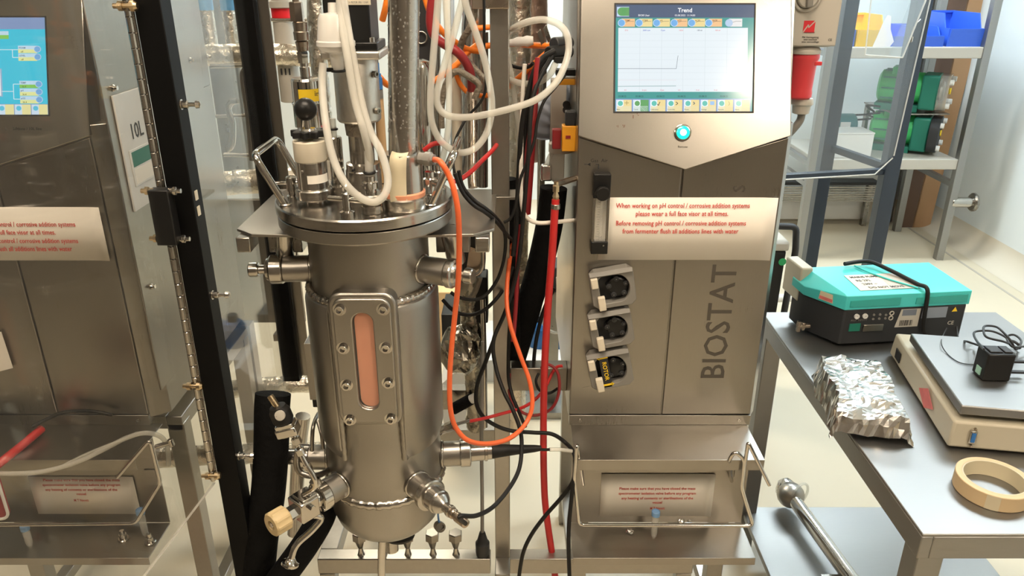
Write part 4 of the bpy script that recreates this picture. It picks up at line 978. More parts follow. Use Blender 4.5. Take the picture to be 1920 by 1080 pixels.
hose('silicone_hose', 'clear silicone hose crossing inside the round loop behind the bare post', 'hose',
     pts((942, 60, 1.56), (950, 100, 1.55), (960, 150, 1.54), (968, 210, 1.54), (974, 260, 1.55), (978, 330, 1.57), (980, 380, 1.58)), .0058, SIL)
hose('silicone_hose', 'clear silicone hose curving under the black cable bundle beside the tower', 'hose',
     pts((930, 128, 1.57), (945, 142, 1.55), (965, 153, 1.53), (990, 157, 1.52), (1015, 152, 1.51), (1032, 138, 1.5), (1042, 118, 1.5)), .0062, SIL)
hose('silicone_hose', 'straight clear silicone hose hanging inside the narrow loop', 'hose',
     pts((838, -20, 1.40), (840, 80, 1.39), (842, 160, 1.385), (841, 230, 1.38), (836, 270, 1.38), (826, 310, 1.39), (812, 345, 1.40)), .0058, SIL)
hose('silicone_hose', 'thin clear silicone hose hanging behind the straight one', 'hose',
     pts((833, -20, 1.46), (838, 60, 1.46), (843, 130, 1.45)), .0045, SIL)
hose('white_tube', 'off-white tube bending behind the red hose into the tower', 'tube',
     pts((984, 120, 1.50), (979, 200, 1.50), (977, 300, 1.48), (977, 360, 1.47), (980, 392, 1.46), (990, 410, 1.46), (1010, 418, 1.46), (1045, 416, 1.48), (1075, 413, 1.52), (1090, 412, 1.56)), .0042, M_tubew)
for i, (lab, P, r) in enumerate((
    ('orange hose running behind the bare post to the cable bundle', ((900, 88, 1.66), (930, 84, 1.66), (965, 82, 1.64), (1000, 85, 1.62), (1040, 86, 1.58)), .0062),
    ('orange hose slanting down from the cable bundle behind the post', ((1030, 95, 1.56), (1010, 112, 1.58), (985, 135, 1.6), (965, 152, 1.62), (945, 168, 1.66), (905, 182, 1.7)), .0055),
    ('orange hose hanging from the top beside the dark red hose', ((794, -20, 1.56), (802, 12, 1.56), (815, 40, 1.57), (832, 62, 1.58), (852, 78, 1.6), (875, 92, 1.62), (905, 97, 1.64)), .0062),
    ('orange hose passing behind the wet exhaust pipe', ((712, 145, 1.5), (725, 158, 1.52), (745, 164, 1.54), (775, 163, 1.55), (800, 158, 1.55), (830, 142, 1.56), (855, 122, 1.58), (875, 100, 1.62), (895, 84, 1.64)), .0062),
    ('orange hose hooking below the dark red hose', ((853, 118, 1.6), (856, 142, 1.6), (866, 162, 1.6), (882, 176, 1.6), (905, 180, 1.62)), .005),
    ('short orange cable beside the black motor', ((728, -15, 1.42), (724, 10, 1.42), (717, 38, 1.43)), .0058),
    ('short orange hose across the top behind the post', ((880, 55, 1.68), (905, 52, 1.68), (935, 50, 1.68)), .0058))):
    hose('orange_hose', lab, 'hose', pts(*P), r, M_orangeb)
hose('red_hose', 'dark red hose arching down between the silicone hoses', 'hose', pts((815, -25, 1.48), (808, 20, 1.48), (808, 50, 1.48), (818, 72, 1.48), (838, 86, 1.48), (858, 98, 1.48), (874, 118, 1.49), (883, 142, 1.5), (884, 172, 1.52)), .0085, M_dred, 12)
hose('pipe_sleeve', 'grey braided sleeve hanging behind the narrow silicone loop', 'sleeve', pts((893, -20, 1.5), (889, 25, 1.5), (882, 50, 1.5), (869, 72, 1.51), (862, 92, 1.52)), .0065, M_oily)
hose('braided_hose', 'grey braided hose hooking over inside the silicone loop', 'hose', pts((828, 240, 1.46), (828, 200, 1.46), (834, 165, 1.46), (846, 140, 1.46), (860, 134, 1.46), (878, 143, 1.46), (893, 153, 1.46), (899, 162, 1.46), (895, 172, 1.46), (890, 186, 1.46)), .0062, M_oily)
hose('braided_hose', 'dark braided hose crossing towards the bare post', 'hose', pts((874, 110, 1.55), (890, 128, 1.54), (904, 143, 1.52), (912, 150, 1.5)), .0055, M_oily)
# the bright red hose with brass fitting
a = PY(1043, 352, 1.5)
rh = thing('red_hose', 'bright red hose with brass fitting running down beside the tower', 'hose', PY(1035, 1040, 1.42))
MB().sweep(cr(pts((1042, 374, 1.46), (1040, 400, 1.46), (1035, 480, 1.46), (1027, 580, 1.46), (1021, 690, 1.46), (1019, 800, 1.46), (1020, 900, 1.45), (1024, 960, 1.44), (1036, 1045, 1.42), (1042, 1090, 1.41))), .0078, 12).build('hose', M_red, rh)
p = PY(1042, 386, 1.46); MB().lathe(p - Z * .006, Z, [(0, .0085), (.001, .0092), (.009, .0092), (.010, .0085)], 16).build('hose_clip', M_steel, rh)
p = PY(1042, 374, 1.46)
MB().lathe(p, Z, [(0, .006), (.006, .0075), (.012, .005), (.016, .004), (.016, .007), (.028, .007), (.03, .005), (.036, .005)], 6).build('brass_fitting', M_brass, rh)
MB().rod(p + Z * .030, V((.135, 1.52, p.z + .030)), .006, n=6).build('brass_elbow', M_nickel, rh)
hose('red_tube', 'slim red tube passing behind the right lid handle', 'tube', pts((795, 282, 1.36), (812, 270, 1.36), (835, 268, 1.38)), .0045, M_red)
hose('red_tube', 'red tube rising from the right lid handle to the post', 'tube', pts((846, 342, 1.36), (865, 335, 1.37), (885, 320, 1.39), (905, 300, 1.42), (925, 280, 1.47), (938, 262, 1.55)), .0045, M_red)
hose('red_tube', 'bright red tube edge running down behind the bare post', 'tube', pts((943, -20, 1.58), (943, 60, 1.58), (942, 130, 1.58), (941, 200, 1.58), (934, 262, 1.57)), .006, M_red)
hose('dark_red_cable', 'dark red cable hanging through the cable bundle', 'cable', pts((1008, 108, 1.47), (1004, 150, 1.47), (1000, 210, 1.48), (990, 300, 1.5), (982, 380, 1.5), (972, 470, 1.5), (968, 560, 1.48), (962, 640, 1.46)), .0048, M_dred)
hose('dark_red_hose', 'wide dark red hose hanging behind the cables near the tower', 'hose', pts((1000, 120, 1.6), (998, 200, 1.6), (992, 300, 1.6), (985, 400, 1.6)), .012, M_dred)
BLK = [
    ('black cable falling from the bundle past the white tube', ((1040, 95, 1.5), (1018, 108, 1.49), (1003, 130, 1.48), (990, 175, 1.48), (978, 240, 1.48), (972, 340, 1.48), (968, 420, 1.46), (962, 480, 1.45)), .005),
    ('second black cable falling beside the first from the bundle', ((1042, 98, 1.52), (1022, 112, 1.51), (1008, 135, 1.5), (998, 180, 1.5), (986, 240, 1.5), (978, 300, 1.5), (975, 420, 1.48)), .005),
    ('thin black cable curving from the bundle to the bare post', ((1060, 140, 1.5), (1040, 165, 1.5), (1020, 190, 1.49), (1008, 225, 1.48), (1002, 262, 1.47), (990, 300, 1.46), (976, 335, 1.45), (968, 380, 1.44), (958, 408, 1.44), (945, 417, 1.44)), .003),
    ('black cable crossing the bare post from the lid', ((860, 320, 1.33), (866, 345, 1.33), (876, 362, 1.33), (892, 378, 1.33), (912, 392, 1.33), (930, 408, 1.36), (942, 425, 1.42), (948, 450, 1.45), (944, 490, 1.45), (932, 525, 1.45), (912, 552, 1.44), (890, 562, 1.42), (862, 558, 1.40), (845, 548, 1.4)), .0036),
    ('second black cable crossing the bare post beside the first', ((853, 325, 1.315), (862, 350, 1.315), (874, 370, 1.315), (890, 386, 1.315), (908, 397, 1.32), (928, 413, 1.35), (944, 432, 1.41), (955, 445, 1.5), (962, 452, 1.56)), .0036),
    ('thin black wire dropping from the top along the silicone loop', ((907, -20, 1.44), (908, 40, 1.44), (908, 100, 1.45), (911, 160, 1.46), (902, 190, 1.46), (880, 215, 1.46), (864, 240, 1.45), (852, 270, 1.44), (850, 310, 1.42), (858, 340, 1.4)), .0026),
    ('black cable looping low across the bare post to the tray', ((925, 640, 1.42), (910, 680, 1.42), (895, 720, 1.42), (893, 755, 1.42), (905, 780, 1.42), (930, 798, 1.42), (960, 808, 1.42), (1000, 811, 1.42), (1035, 814, 1.42), (1060, 830, 1.42), (1076, 850, 1.38), (1078, 880, 1.36), (1072, 930, 1.34), (1066, 1000, 1.33), (1068, 1090, 1.32)), .0045),
    ('thin black cable swinging from the tray edge down to the floor rail', ((1078, 860, 1.37), (1075, 900, 1.36), (1055, 930, 1.36), (1020, 970, 1.36), (995, 1005, 1.36), (980, 1040, 1.36), (972, 1090, 1.36)), .0045),
    ('black cable bending past the cross bar behind the red hose', ((960, 560, 1.5), (955, 620, 1.5), (953, 700, 1.5), (960, 740, 1.48), (972, 770, 1.45), (985, 800, 1.4)), .004),
    ('thin dark wire hanging beside the red tube near the frame bar', ((745, 200, 1.44), (752, 225, 1.44), (765, 245, 1.43)), .0025),
    ('black cable slung between the lagged pipe and the post', ((830, 562, 1.47), (845, 578, 1.46), (862, 588, 1.46), (885, 590, 1.46), (910, 580, 1.46), (935, 555, 1.48), (950, 530, 1.54), (962, 500, 1.56)), .004),
    ('black cable hanging from the cross bar towards the tower foot', ((1040, 540, 1.6), (1020, 580, 1.6), (1005, 640, 1.6), (1000, 690, 1.6)), .0045)]
for lab, P, r in BLK: hose('black_cable', lab, 'cable', pts(*P), r, M_rubber)
# dark red loops tied at the cross bar
hose('dark_red_cable', 'dark red cable coiled in loops over the cross bar', 'cable', pts((1015, 690, 1.52), (1030, 684, 1.51), (1046, 700, 1.5), (1048, 735, 1.5), (1035, 765, 1.5), (1010, 778, 1.5), (985, 776, 1.5), (965, 760, 1.5), (955, 735, 1.5), (955, 700, 1.52)), .0036, M_dred)
hose('dark_red_cable', 'dark red cable running from the coil down to a steel plug', 'cable', pts((1055, 686, 1.52), (1040, 692, 1.52), (1020, 730, 1.5), (1000, 752, 1.49), (975, 766, 1.46), (940, 776, 1.42), (910, 784, 1.40), (880, 790, 1.38)), .0036, M_red)
hose('black_cable', 'thin black cable looped over the cross bar beside the coil', 'cable', pts((1010, 700, 1.53), (1005, 715, 1.52), (1012, 732, 1.52), (1030, 737, 1.52), (1046, 728, 1.52)), .0032, M_rubber)
# temperature sensor plug at its end
ts = thing('temperature_sensor', 'small steel temperature sensor with twin wires right of the vessel jacket', 'sensor', PY(825, 808, 1.33))
MB().rod(PY(812, 814, 1.33), PY(843, 800, 1.33), .009).build('body', M_pol, ts); MB().hexn(PY(836, 803, 1.33), PY(848, 798, 1.33), .0105).build('nut', M_pol, ts)
for i in (0, 3): MB().sweep(pts((846, 797 + i, 1.33), (880, 787 + i, 1.36)), .0018, 6).build('wire', M_dsteel, ts)
# cable bundle clip where cables enter the tower
cb = thing('cable_gland', 'black clamp gathering the cable bundle at the tower flank', 'cable clamp', PY(1050, 95, 1.52))
MB().rod(PY(1028, 100, 1.52), PY(1068, 96, 1.56), .013).build('sleeve', M_rubber, cb)
MB().rod(PY(1038, 82, 1.54), PY(1068, 80, 1.58), .012).build('sleeve', M_dgrey, cb)
MB().obox(PY(1050, 112, 1.53), V((.012, .004, 0)), V((0, .01, 0)), V((0, 0, .006))).build('clip', M_black, cb, .001)
for q in ((1015, 72), (1026, 64)): MB().obox(PY(q[0], q[1], 1.6), V((.003, 0, .004)), V((0, .003, 0)), V((-.005, 0, .014))).build('clip_jaw', M_dsteel, cb, .0005)
MB().lathe(PY(1000, 76, 1.6), V((-1, 0, -.1)), [(0, .008), (.012, .011), (.02, .009), (.032, .010), (.04, .007), (.05, .007)], 14).build('white_ferrule', M_white, cb)
hose('black_cable', 'black and blue cable bowed beneath the white ferrule', 'cable', pts((942, 112, 1.58), (955, 121, 1.57), (972, 127, 1.56), (990, 126, 1.55), (1000, 118, 1.54)), .0034, M_rubber)
# black foam-lagged hoses
def foam(lab, P, r): return hose('lagged_hose', lab, 'hose', P, r, M_foam, 18)
foam('thick black foam-lagged hose slanting behind the bright red hose', pts((1038, 352, 1.62), (1030, 420, 1.62), (1012, 500, 1.62), (992, 570, 1.62), (972, 640, 1.64), (955, 700, 1.68)), .030)
foam('black foam-lagged hose hanging straight beside the bare post', pts((953, 335, 1.58), (954, 400, 1.58), (957, 480, 1.58), (960, 560, 1.58), (962, 660, 1.6)), .018)
foam('long black foam-lagged hose standing under the sampling valve actuator', pts((512, 738, 1.30), (510, 770, 1.29), (508, 850, 1.28), (502, 930, 1.27), (490, 1010, 1.26), (482, 1110, 1.25)), .034)
foam('black foam-lagged hose slanting down below the tan knob', pts((612, 940, 1.30), (600, 975, 1.27), (570, 1025, 1.24), (530, 1080, 1.22), (500, 1120, 1.20)), .028)
MB()
# ================================================================ vessel frame (bare stainless post, rails)
q0z = PY(885, 17, 1.48).z
vf = thing('vessel_frame', 'welded stainless frame with a bare square post between vessel and tower', 'frame', (-.2, 1.5, 0))
MB().box(-.041, -.005, 1.50, 1.54, 0, q0z).build('post', M_towerh, vf, .002)
q0, q1 = PY(885, 20, 1.49), PY(955, 17, 1.49)
MB().box(q0.x, q1.x, 1.48, 1.56, q0z, q0z + .10).build('head_block', M_nickel, vf, .002)
MB().box(-.004, .128, 1.56, 1.60, PY(0, 725, 1.58).z, PY(0, 683, 1.58).z).build('cross_bar', M_dsteel, vf, .002)
MB().box(-.45, -.05, 1.395, 1.43, .345, .388).build('front_rail', M_towerh, vf, .002)
MB().box(-.005, .42, 1.395, 1.43, .345, .388).build('front_rail', M_towerh, vf, .002)
MB().box(-.049, -.006, 1.393, 1.43, 0, .47).build('short_post', M_towerh, vf, .002) if False else None
MB().box(-.45, -.41, 1.43, 2.0, .345, .388).build('side_rail', M_towerh, vf, .002)
MB().box(-.41, -.045, 1.93, 1.97, .345, .388).build('back_rail', M_towerh, vf, .002)
for x, y in ((-.43, 1.41), (-.43, 1.95), (.40, 1.41)): MB().box(x - .018, x + .018, y - .016, y + .016, 0, .345).build('leg', M_towerh, vf, .002)
# the stub post that comes down in front of the rail
MB().box(-.041, -.005, 1.44, 1.50, .10, .30).build('foot_block', M_towerh, vf, .002)
# nozzles standing on the rail
for i, (px, lab) in enumerate(((677, 'farthest from the dark cable plug'), (720, 'behind the bright drain pipe'), (765, 'below the black drain cap'), (812, 'below the blue-strapped dust cover'), (855, 'next to the dark cable plug'))):
    q = PY(px, 1036, 1.412); b = V((q.x, 1.412, .388))
    t = thing('drain_nozzle', 'hex-topped drain nozzle on the front rail, ' + lab, 'nozzle', b, 'drain nozzles on the rail')
    MB().lathe(b, Z, [(0, .009), (.004, .007), (.016, .005), (.020, .005)], 14).build('stem', M_steel, t)
    MB().lathe(b, Z, [(.020, .006), (.044, .0125), (.044, .0165), (.062, .0165), (.064, .015), (.064, 0)], 6).build('hex_head', M_dsteel, t)
q = PY(905, 1036, 1.412); b = V((q.x, 1.412, .388))
dk = thing('cable_plug', 'dark round plug with thick cable standing on the front rail', 'plug', b)
MB().lathe(b, Z, [(0, .015), (.01, .0165), (.034, .0165), (.038, .013), (.05, .010), (.064, .0065)], 18).build('plug', M_dgrey, dk)
MB().sweep(cr([b + Z * .06, PY(904, 920, 1.42), PY(903, 860, 1.43), PY(903, 760, 1.45), PY(905, 640, 1.47)]), .0042, 8).build('cable', M_grey, dk)
bc = thing('dust_cover', 'small steel dust cover with blue strap under the right front probe', 'dust cover', PZ(825, 985, .6))
q = PY(824, 987, 1.2); MB().lathe(q, V((.4, -.8, .3)), [(-.008, .0095), (.004, .0105), (.008, .010), (.008, .007), (.004, .006), (.004, 0)], 18).build('cap', M_dsteel, bc)
MB().sweep(cr([q + Z * .008, PY(822, 972, 1.19), PY(821, 960, 1.17)]), .002, 6).build('strap', M_bluel, bc)

# ================================================================ clear enclosure left: black posts, acrylic panels
en = thing('enclosure_frame', 'black box-section enclosure posts with piano hinge beside the vessel', 'frame', (-.55, 1.25, 0))
MB().box(-.571, -.530, 1.235, 1.275, .0, 1.75).build('hinge_post', M_blackf, en, .0015)
MB().box(-.571, -.530, 1.68, 1.72, .694, 1.75).build('rear_post', M_blackf, en, .0015)
MB().box(-.529, -.505, 1.70, 1.704, .70, 1.75).build('steel_strip', M_tower, en, .0006)
MB().box(-.571, -.530, 1.275, 1.68, 1.71, 1.75).build('top_rail', M_blackf, en, .0015)
# side pane between the posts
MB().box(-.553, -.549, 1.275, 1.68, .70, 1.71).build('acrylic_pane', M_acr, en)
# bolts through the posts
for px, py in ((350, 196), (406, 553), (471, 855)):
    p = PY(px, py, 1.25); p.x = -.530
    MB().lathe(p, X, [(0, .0085), (.001, .0085), (.001, .0065), (.010, .0065), (.012, .005), (.012, .0035), (.022, .0035), (.024, .0065), (.030, .0055), (.031, 0)], 10).build('bolt', M_steel, en)
for px, py in ((374, 366), (377, 395)):
    p = PY(px, py, 1.25); MB().box(-.530, -.5285, p.y - .005, p.y + .005, p.z - .008, p.z + .008).build('slot_plate', M_ivory, en)
# hinged clear door, swung towards the room
a = PY(412, 903, 1.235); b = PZ(280, 1080, a.z); zb_ = a.z
dirn = (b - a); dirn.z = 0; dirn.normalize(); nrm = V((-dirn.y, dirn.x, 0))
dr = thing('acrylic_door', 'clear acrylic door hung on a long piano hinge, left of the vessel', 'door', (-.575, 1.23, zb_))
H0 = V((-.578, 1.232, zb_)); zt_ = 1.74
Pn = [H0, H0 + dirn * .56]
MB().obox((Pn[0] + Pn[1]) / 2 + Z * (zt_ - zb_) / 2, dirn * .28, nrm * .002, Z * (zt_ - zb_) / 2).build('pane', M_acr, dr)
MB().obox((Pn[0] + Pn[1]) / 2 - Z * .0008, dirn * .28, nrm * .002, Z * .0008).build('cut_edge', M_edge, dr)
# leaves of the hinge and its knuckles
zh0, zh1 = PY(424, 897, 1.235).z, 1.74
MB().obox(V((-.5885, 1.232, (zh0 + zh1) / 2)) , V((.0006, 0, 0)) + X * .0, nrm * .0 + V((0, .0105, 0)), Z * (zh1 - zh0) / 2).build('hinge_leaf', M_steel, en) if False else None
MB().box(-.5765, -.5705, 1.231, 1.2335, zh0, zh1).build('hinge_leaf', M_steel, en)
MB().box(-.5840, -.5790, 1.2295, 1.2315, zh0, zh1).build('hinge_leaf', M_rubber, dr)
nk = 44; hk = (zh1 - zh0) / nk
km = None
for i in range(nk):
    if km is None:
        o = MB().rod((0, 0, .0006), (0, 0, hk - .0006), .0048, n=10).build('knuckle', M_steel, en); km = o.data
    else:
        o = bpy.data.objects.new('knuckle', km); COL.objects.link(o); attach(o, en)
    o.location = (-.5772, 1.2275, zh0 + i * hk)
# black catch on the hinge with bolts
g = PY(311, 405, 1.215)
ct = thing('door_catch', 'black plastic door catch bolted across the piano hinge', 'catch', (g.x, 1.215, g.z))
MB().obox((g.x, 1.212, g.z), X * .0165, Yv * .012, Z * .047).build('body', M_black, ct, .002)
for px, py in ((281, 358), (323, 358), (297, 447), (340, 448)):
    p = PY(px, py, 1.212); s = -1 if px in (281, 297) else 1
    MB().lathe(p, X * s, [(-.006, .0045), (0, .0045), (.002, .007), (.007, .007), (.008, .004), (.014, .004), (.014, 0)], 8).build('bolt', M_brass if s < 0 else M_steel, ct)
for px, py in ((240, 11), (366, 724), (400, 892)):
    p = PY(px, py, 1.222); kt = thing('hinge_bolt', 'brass hinge bolt with nut at the %s of the piano hinge' % {11: 'top', 724: 'lower part', 892: 'bottom end'}[py], 'bolt', p)
    MB().lathe(p + X * -.022, X, [(0, .004), (.008, .004), (.008, .0075), (.015, .0075), (.015, .004), (.026, .004), (.026, .008), (.032, .008), (.036, .005), (.036, 0)], 10).build('bolt', M_brass, kt)

# clear hose and spigot lying in front of the left tray
hose('silicone_hose', 'clear silicone hose lying over the shelf under the left tower', 'hose', pts((-40, 885, 1.34), (20, 888, 1.34), (80, 884, 1.34), (140, 868, 1.35), (190, 845, 1.36), (235, 822, 1.37), (270, 812, 1.38), (300, 818, 1.40), (314, 838, 1.41), (316, 872, 1.42)), .0052, M_sil)
hose('silicone_hose', 'second thin clear hose beside the one over the left shelf', 'hose', pts((120, 872, 1.355), (165, 850, 1.36), (210, 832, 1.365), (260, 815, 1.38)), .003, M_sil)
sg_ = thing('steel_spigot', 'short steel spigot at the end of the left shelf', 'spigot', PY(310, 832, 1.42))
MB().rod(PY(292, 838, 1.40), PY(322, 829, 1.40), .0055).build('rod', M_pol, sg_); MB().rod(PY(318, 824, 1.4), PY(323, 836, 1.4), .006).build('tip', M_steel, sg_)
hose('red_hose', 'red hose lying across the shelf under the left tower', 'hose', pts((-60, 915, 1.33), (0, 868, 1.345), (40, 836, 1.40), (78, 804, 1.46)), .009, M_red)  # a faint red reflection, built here as a solid hose
rt = thing('red_holder', 'dark red plastic holder with white rim at the near end of the left tray', 'holder', PZ(0, 970, .48))
q0, q1 = PY(-60, 972, 1.20), PY(22, 868, 1.20); q1.x = PY(20, 972, 1.20).x
MB().prism(rrect(((q0.x + q1.x) / 2, 1.20, (q0.z + q1.z) / 2), X, Z, (q1.x - q0.x) / 2, (q1.z - q0.z) / 2, .016), (0, .006, 0)).build('panel', M_dred, rt, .001)
MB().ringprism(rrect(((q0.x + q1.x) / 2, 1.196, (q0.z + q1.z) / 2), X, Z, (q1.x - q0.x) / 2 + .002, (q1.z - q0.z) / 2 + .002, .018), rrect(((q0.x + q1.x) / 2, 1.196, (q0.z + q1.z) / 2), X, Z, (q1.x - q0.x) / 2 - .003, (q1.z - q0.z) / 2 - .003, .014), (0, .004, 0)).build('rim', M_white, rt, .001)
MB().prism([V((-.95, 1.21, .43)), V((-.92, 1.21, .43)), V((-.92, 1.21, 0)), V((-.95, 1.21, 0))], (0, .03, 0)).build('post', M_dred, rt) 
nn = tag(MB().prism(pts((-60, 640, 1.492), (2, 622, 1.492), (24, 690, 1.492), (-60, 712, 1.492)), (0, .001, 0)).build('paper_slip', M_paper), 'blank white paper slip stuck on the left tower door', 'paper')
# black cables lying on the left shelf
hose('black_cable', 'black cable lying on the shelf behind the clear hose', 'cable', pts((60, 800, 1.44), (90, 785, 1.46), (120, 773, 1.47), (170, 771, 1.48), (210, 778, 1.485)), .004, M_rubber)

# ================================================================ enclosure parts on the right, well behind the table
YE1, YE2 = 3.40, 3.78
er = thing('enclosure_frame', 'dark box-section enclosure posts standing behind the turquoise box', 'frame', (1.6, YE1, 0))
M_bluef = plain('dark_blue_frame', (.020, .030, .045), .35)
p1, p2 = PY(1568, 170, YE2).x, PY(1683, 240, YE1).x
MB().box(p1 - .031, p1 + .031, YE2 - .03, YE2 + .03, 0, 1.85).build('rear_post', M_bluef, er, .002)
MB().box(p2 - .033, p2 + .033, YE1 - .03, YE1 + .03, 0, 1.85).build('front_post', M_bluef, er, .002)
a, b = PY(1440, 333, YE1), PY(1672, 320, YE1)
MB().obox((a + b) / 2, (b - a) / 2, Z * .013, Yv * .018).build('bottom_rail', M_bluef, er, .0015)
a, b = PY(1556, 276, YE2), PY(1672, 316, YE1)
MB().obox((a + b) / 2, (b - a) / 2, Z * .016, X * .016).build('side_rail', M_bluef, er, .0015)
yp_ = YE1 - .036
MB().prism(pts((1430, 331, yp_), (1640, 318, yp_), (1676, 292, yp_), (1758, -60, yp_), (1430, -60, yp_)), (0, .005, 0)).build('acrylic_pane', M_acr2, er)
for P_ in (((1466, 337, yp_), (1640, 327, yp_), (1674, 296, yp_)), ((1676, 292, yp_), (1758, -60, yp_))): MB().sweep(pts(*P_), .0034, 6).build('cut_edge', M_edge, er)
MB().rod(PY(1380, 563, YE1 - .07), PY(1690, 548, YE1 - .07), .02).build('cross_tube', M_white, er)
for px in (1400, 1660):
    c = PY(px, 556, YE1 - .07); MB().box(c.x - .012, c.x + .012, YE1 - .08, YE1 - .06, 0, c.z).build('tube_stand', M_lgrey, er)
ec = thing('acrylic_guard', 'bent clear acrylic guard hanging in front of the storage bins', 'acrylic guard', PY(1680, 105, 3.25))
YG = YE1 - .16
q = pts((1622, 103, YG), (1692, 108, YG), (1760, -60, YG), (1640, -60, YG))
MB().prism(q, (0, .005, 0)).build('front_leaf', M_acr2, ec)
MB().prism([q[1], q[1] + V((.0, .12, 0)), q[2] + V((0, .12, 0)), q[2]], (.004, 0, 0)).build('side_leaf', M_acr2, ec)
for i_, j_, r_ in ((0, 1, .0036), (1, 2, .0036), (0, 3, .003)): MB().sweep([q[i_], q[j_]], r_, 6).build('cut_edge', M_edge, ec)
MB().prism(pts((1636, 88, YG - .004), (1668, 88, YG - .004), (1676, 78, YG - .004), (1670, 55, YG - .004), (1671, 30, YG - .004), (1664, 28, YG - .004), (1655, 45, YG - .004), (1645, 68, YG - .004)), (0, .002, 0)).build('protective_film', clear('white_film', (.95, .95, .95), .2, .6, (.85, .88, .92)), ec)
e = PY(1709, 72, YE1 - .04); MB().sweep(cr([e, e + V((-.004, -.004, .035)), e + V((.008, -.004, .06)), e + V((.022, 0, .075))]), .002, 6).build('safety_wire', M_pol, ec); MB().rod(e - Z * .014, e + Z * .008, .007).build('hinge_pin', M_pol, ec)
# ================================================================ pipework and clutter behind the vessel
def foilpipe(name, lab, P, r, mat=M_foilw, amp=.0025, n=22, k=10, group=None, cat='pipe'):
    P = cr(P, k); mb = MB(); mb.sweep(P, r, n); random.seed(len(P))
    mb.v = [tuple(V(v) + V(noise.noise_vector(V(v) * 42)) * amp) for v in mb.v]
    return tag(mb.build(name, mat, ang=25), lab, cat, group)
YB1 = 2.35
foilpipe('lagged_pipe', 'foil-lagged horizontal pipe behind the inlet filter', pts((330, 104, YB1), (420, 103, YB1), (500, 102, YB1), (580, 105, YB1), (660, 110, YB1)), .031)
foilpipe('lagged_pipe', 'wide foil-lagged pipe low behind the left lid handle', pts((380, 350, 2.2), (440, 342, 2.2), (520, 338, 2.2), (600, 335, 2.2)), .036)
foilpipe('lagged_pipe', 'foil-lagged horizontal pipe crossing behind the black hose', pts((270, 862, 1.9), (340, 856, 1.9), (420, 852, 1.9), (500, 850, 1.9), (600, 848, 1.9)), .030)
foilpipe('lagged_pipe', 'foil-lagged pipe between the rear post and the channel bracket', pts((380, 736, 2.1), (450, 728, 2.1), (520, 722, 2.1), (600, 718, 2.1)), .028)
foilpipe('lagged_pipe', 'vertical foil-lagged pipe behind the plastic cup', pts((588, -60, 1.9), (594, 60, 1.9), (604, 180, 1.9), (614, 280, 1.9), (622, 380, 1.9)), .020)
foilpipe('lagged_pipe', 'vertical foil-lagged pipe behind the slim white tube and cables', pts((975, -60, 1.9), (975, 60, 1.9), (974, 200, 1.9), (972, 400, 1.9), (970, 600, 1.9), (968, 800, 1.9)), .026)
foilpipe('lagged_pipe', 'vertical pinkish foil-lagged pipe behind the cable clamp', pts((1003, -60, 2.0), (1002, 60, 2.0), (1000, 160, 2.0), (995, 300, 2.0)), .032, plain('pinkish_foil', (.72, .55, .48), .3, 1, bump=.5, bscale=40))
foilpipe('lagged_pipe', 'vertical foil-lagged pipe seen between silicone hoses', pts((888, -60, 1.75), (888, 60, 1.75), (886, 200, 1.75), (884, 330, 1.75)), .026, M_foil)
DULL = metal('dull_foil', (.42, .39, .33), .28, (1, 1, 1), .1, .2, .5, 40, .008)
foilpipe('lagged_pipe', 'crumpled foil-lagged riser right of the vessel jacket', pts((880, 470, 1.62), (882, 560, 1.62), (886, 640, 1.62), (890, 720, 1.62), (892, 800, 1.62)), .024, DULL, .008)
# crumpled foil wad round a valve
f = MB().sph(PY(862, 655, 1.58), .045, 26, (.95, .8, 1.35)); f.v = [tuple(V(v) + V(noise.noise_vector(V(v) * 38)) * .014) for v in f.v]
tag(f.build('foil_wad', DULL, smooth=False), 'crumpled dull foil wad around a valve right of the vessel', 'foil wad')
f = MB().obox(PY(985, 860, 1.7), X * .02, Yv * .02, Z * .03); 
tag(f.build('foil_cuff', M_foil), 'foil cuff behind the probe cable boot', 'foil cuff') if False else None
jb = thing('junction_box', 'dark junction box with grey front plate right of the vessel collar', 'junction box', PY(885, 515, 1.5))
a, b = PY(866, 512, 1.5), PY(908, 446, 1.5)
MB().box(a.x, b.x, 1.51, 1.58, a.z, b.z).build('case', M_black, jb, .003)
MB().prism(pts((874, 508, 1.508), (900, 512, 1.508), (903, 470, 1.508), (880, 462, 1.508)), (0, .002, 0)).build('front_plate', M_nickel, jb, .0006)
MB().sweep(fillet(pts((905, 450, 1.49), (906, 500, 1.49), (896, 516, 1.49), (872, 516, 1.49)), .012), .004, 8).build('guard_wire', M_steel, jb)
MB().sweep(cr(pts((900, 520, 1.52), (890, 548, 1.52), (876, 566, 1.52))), .006, 8).build('tail_cable', M_oily, jb)
MB().box(PY(858, 0, 1.62).x, PY(915, 560, 1.62).x, 1.60, 1.66, PY(0, 600, 1.62).z, PY(0, 515, 1.62).z).build('rear_case', M_black, jb, .004)
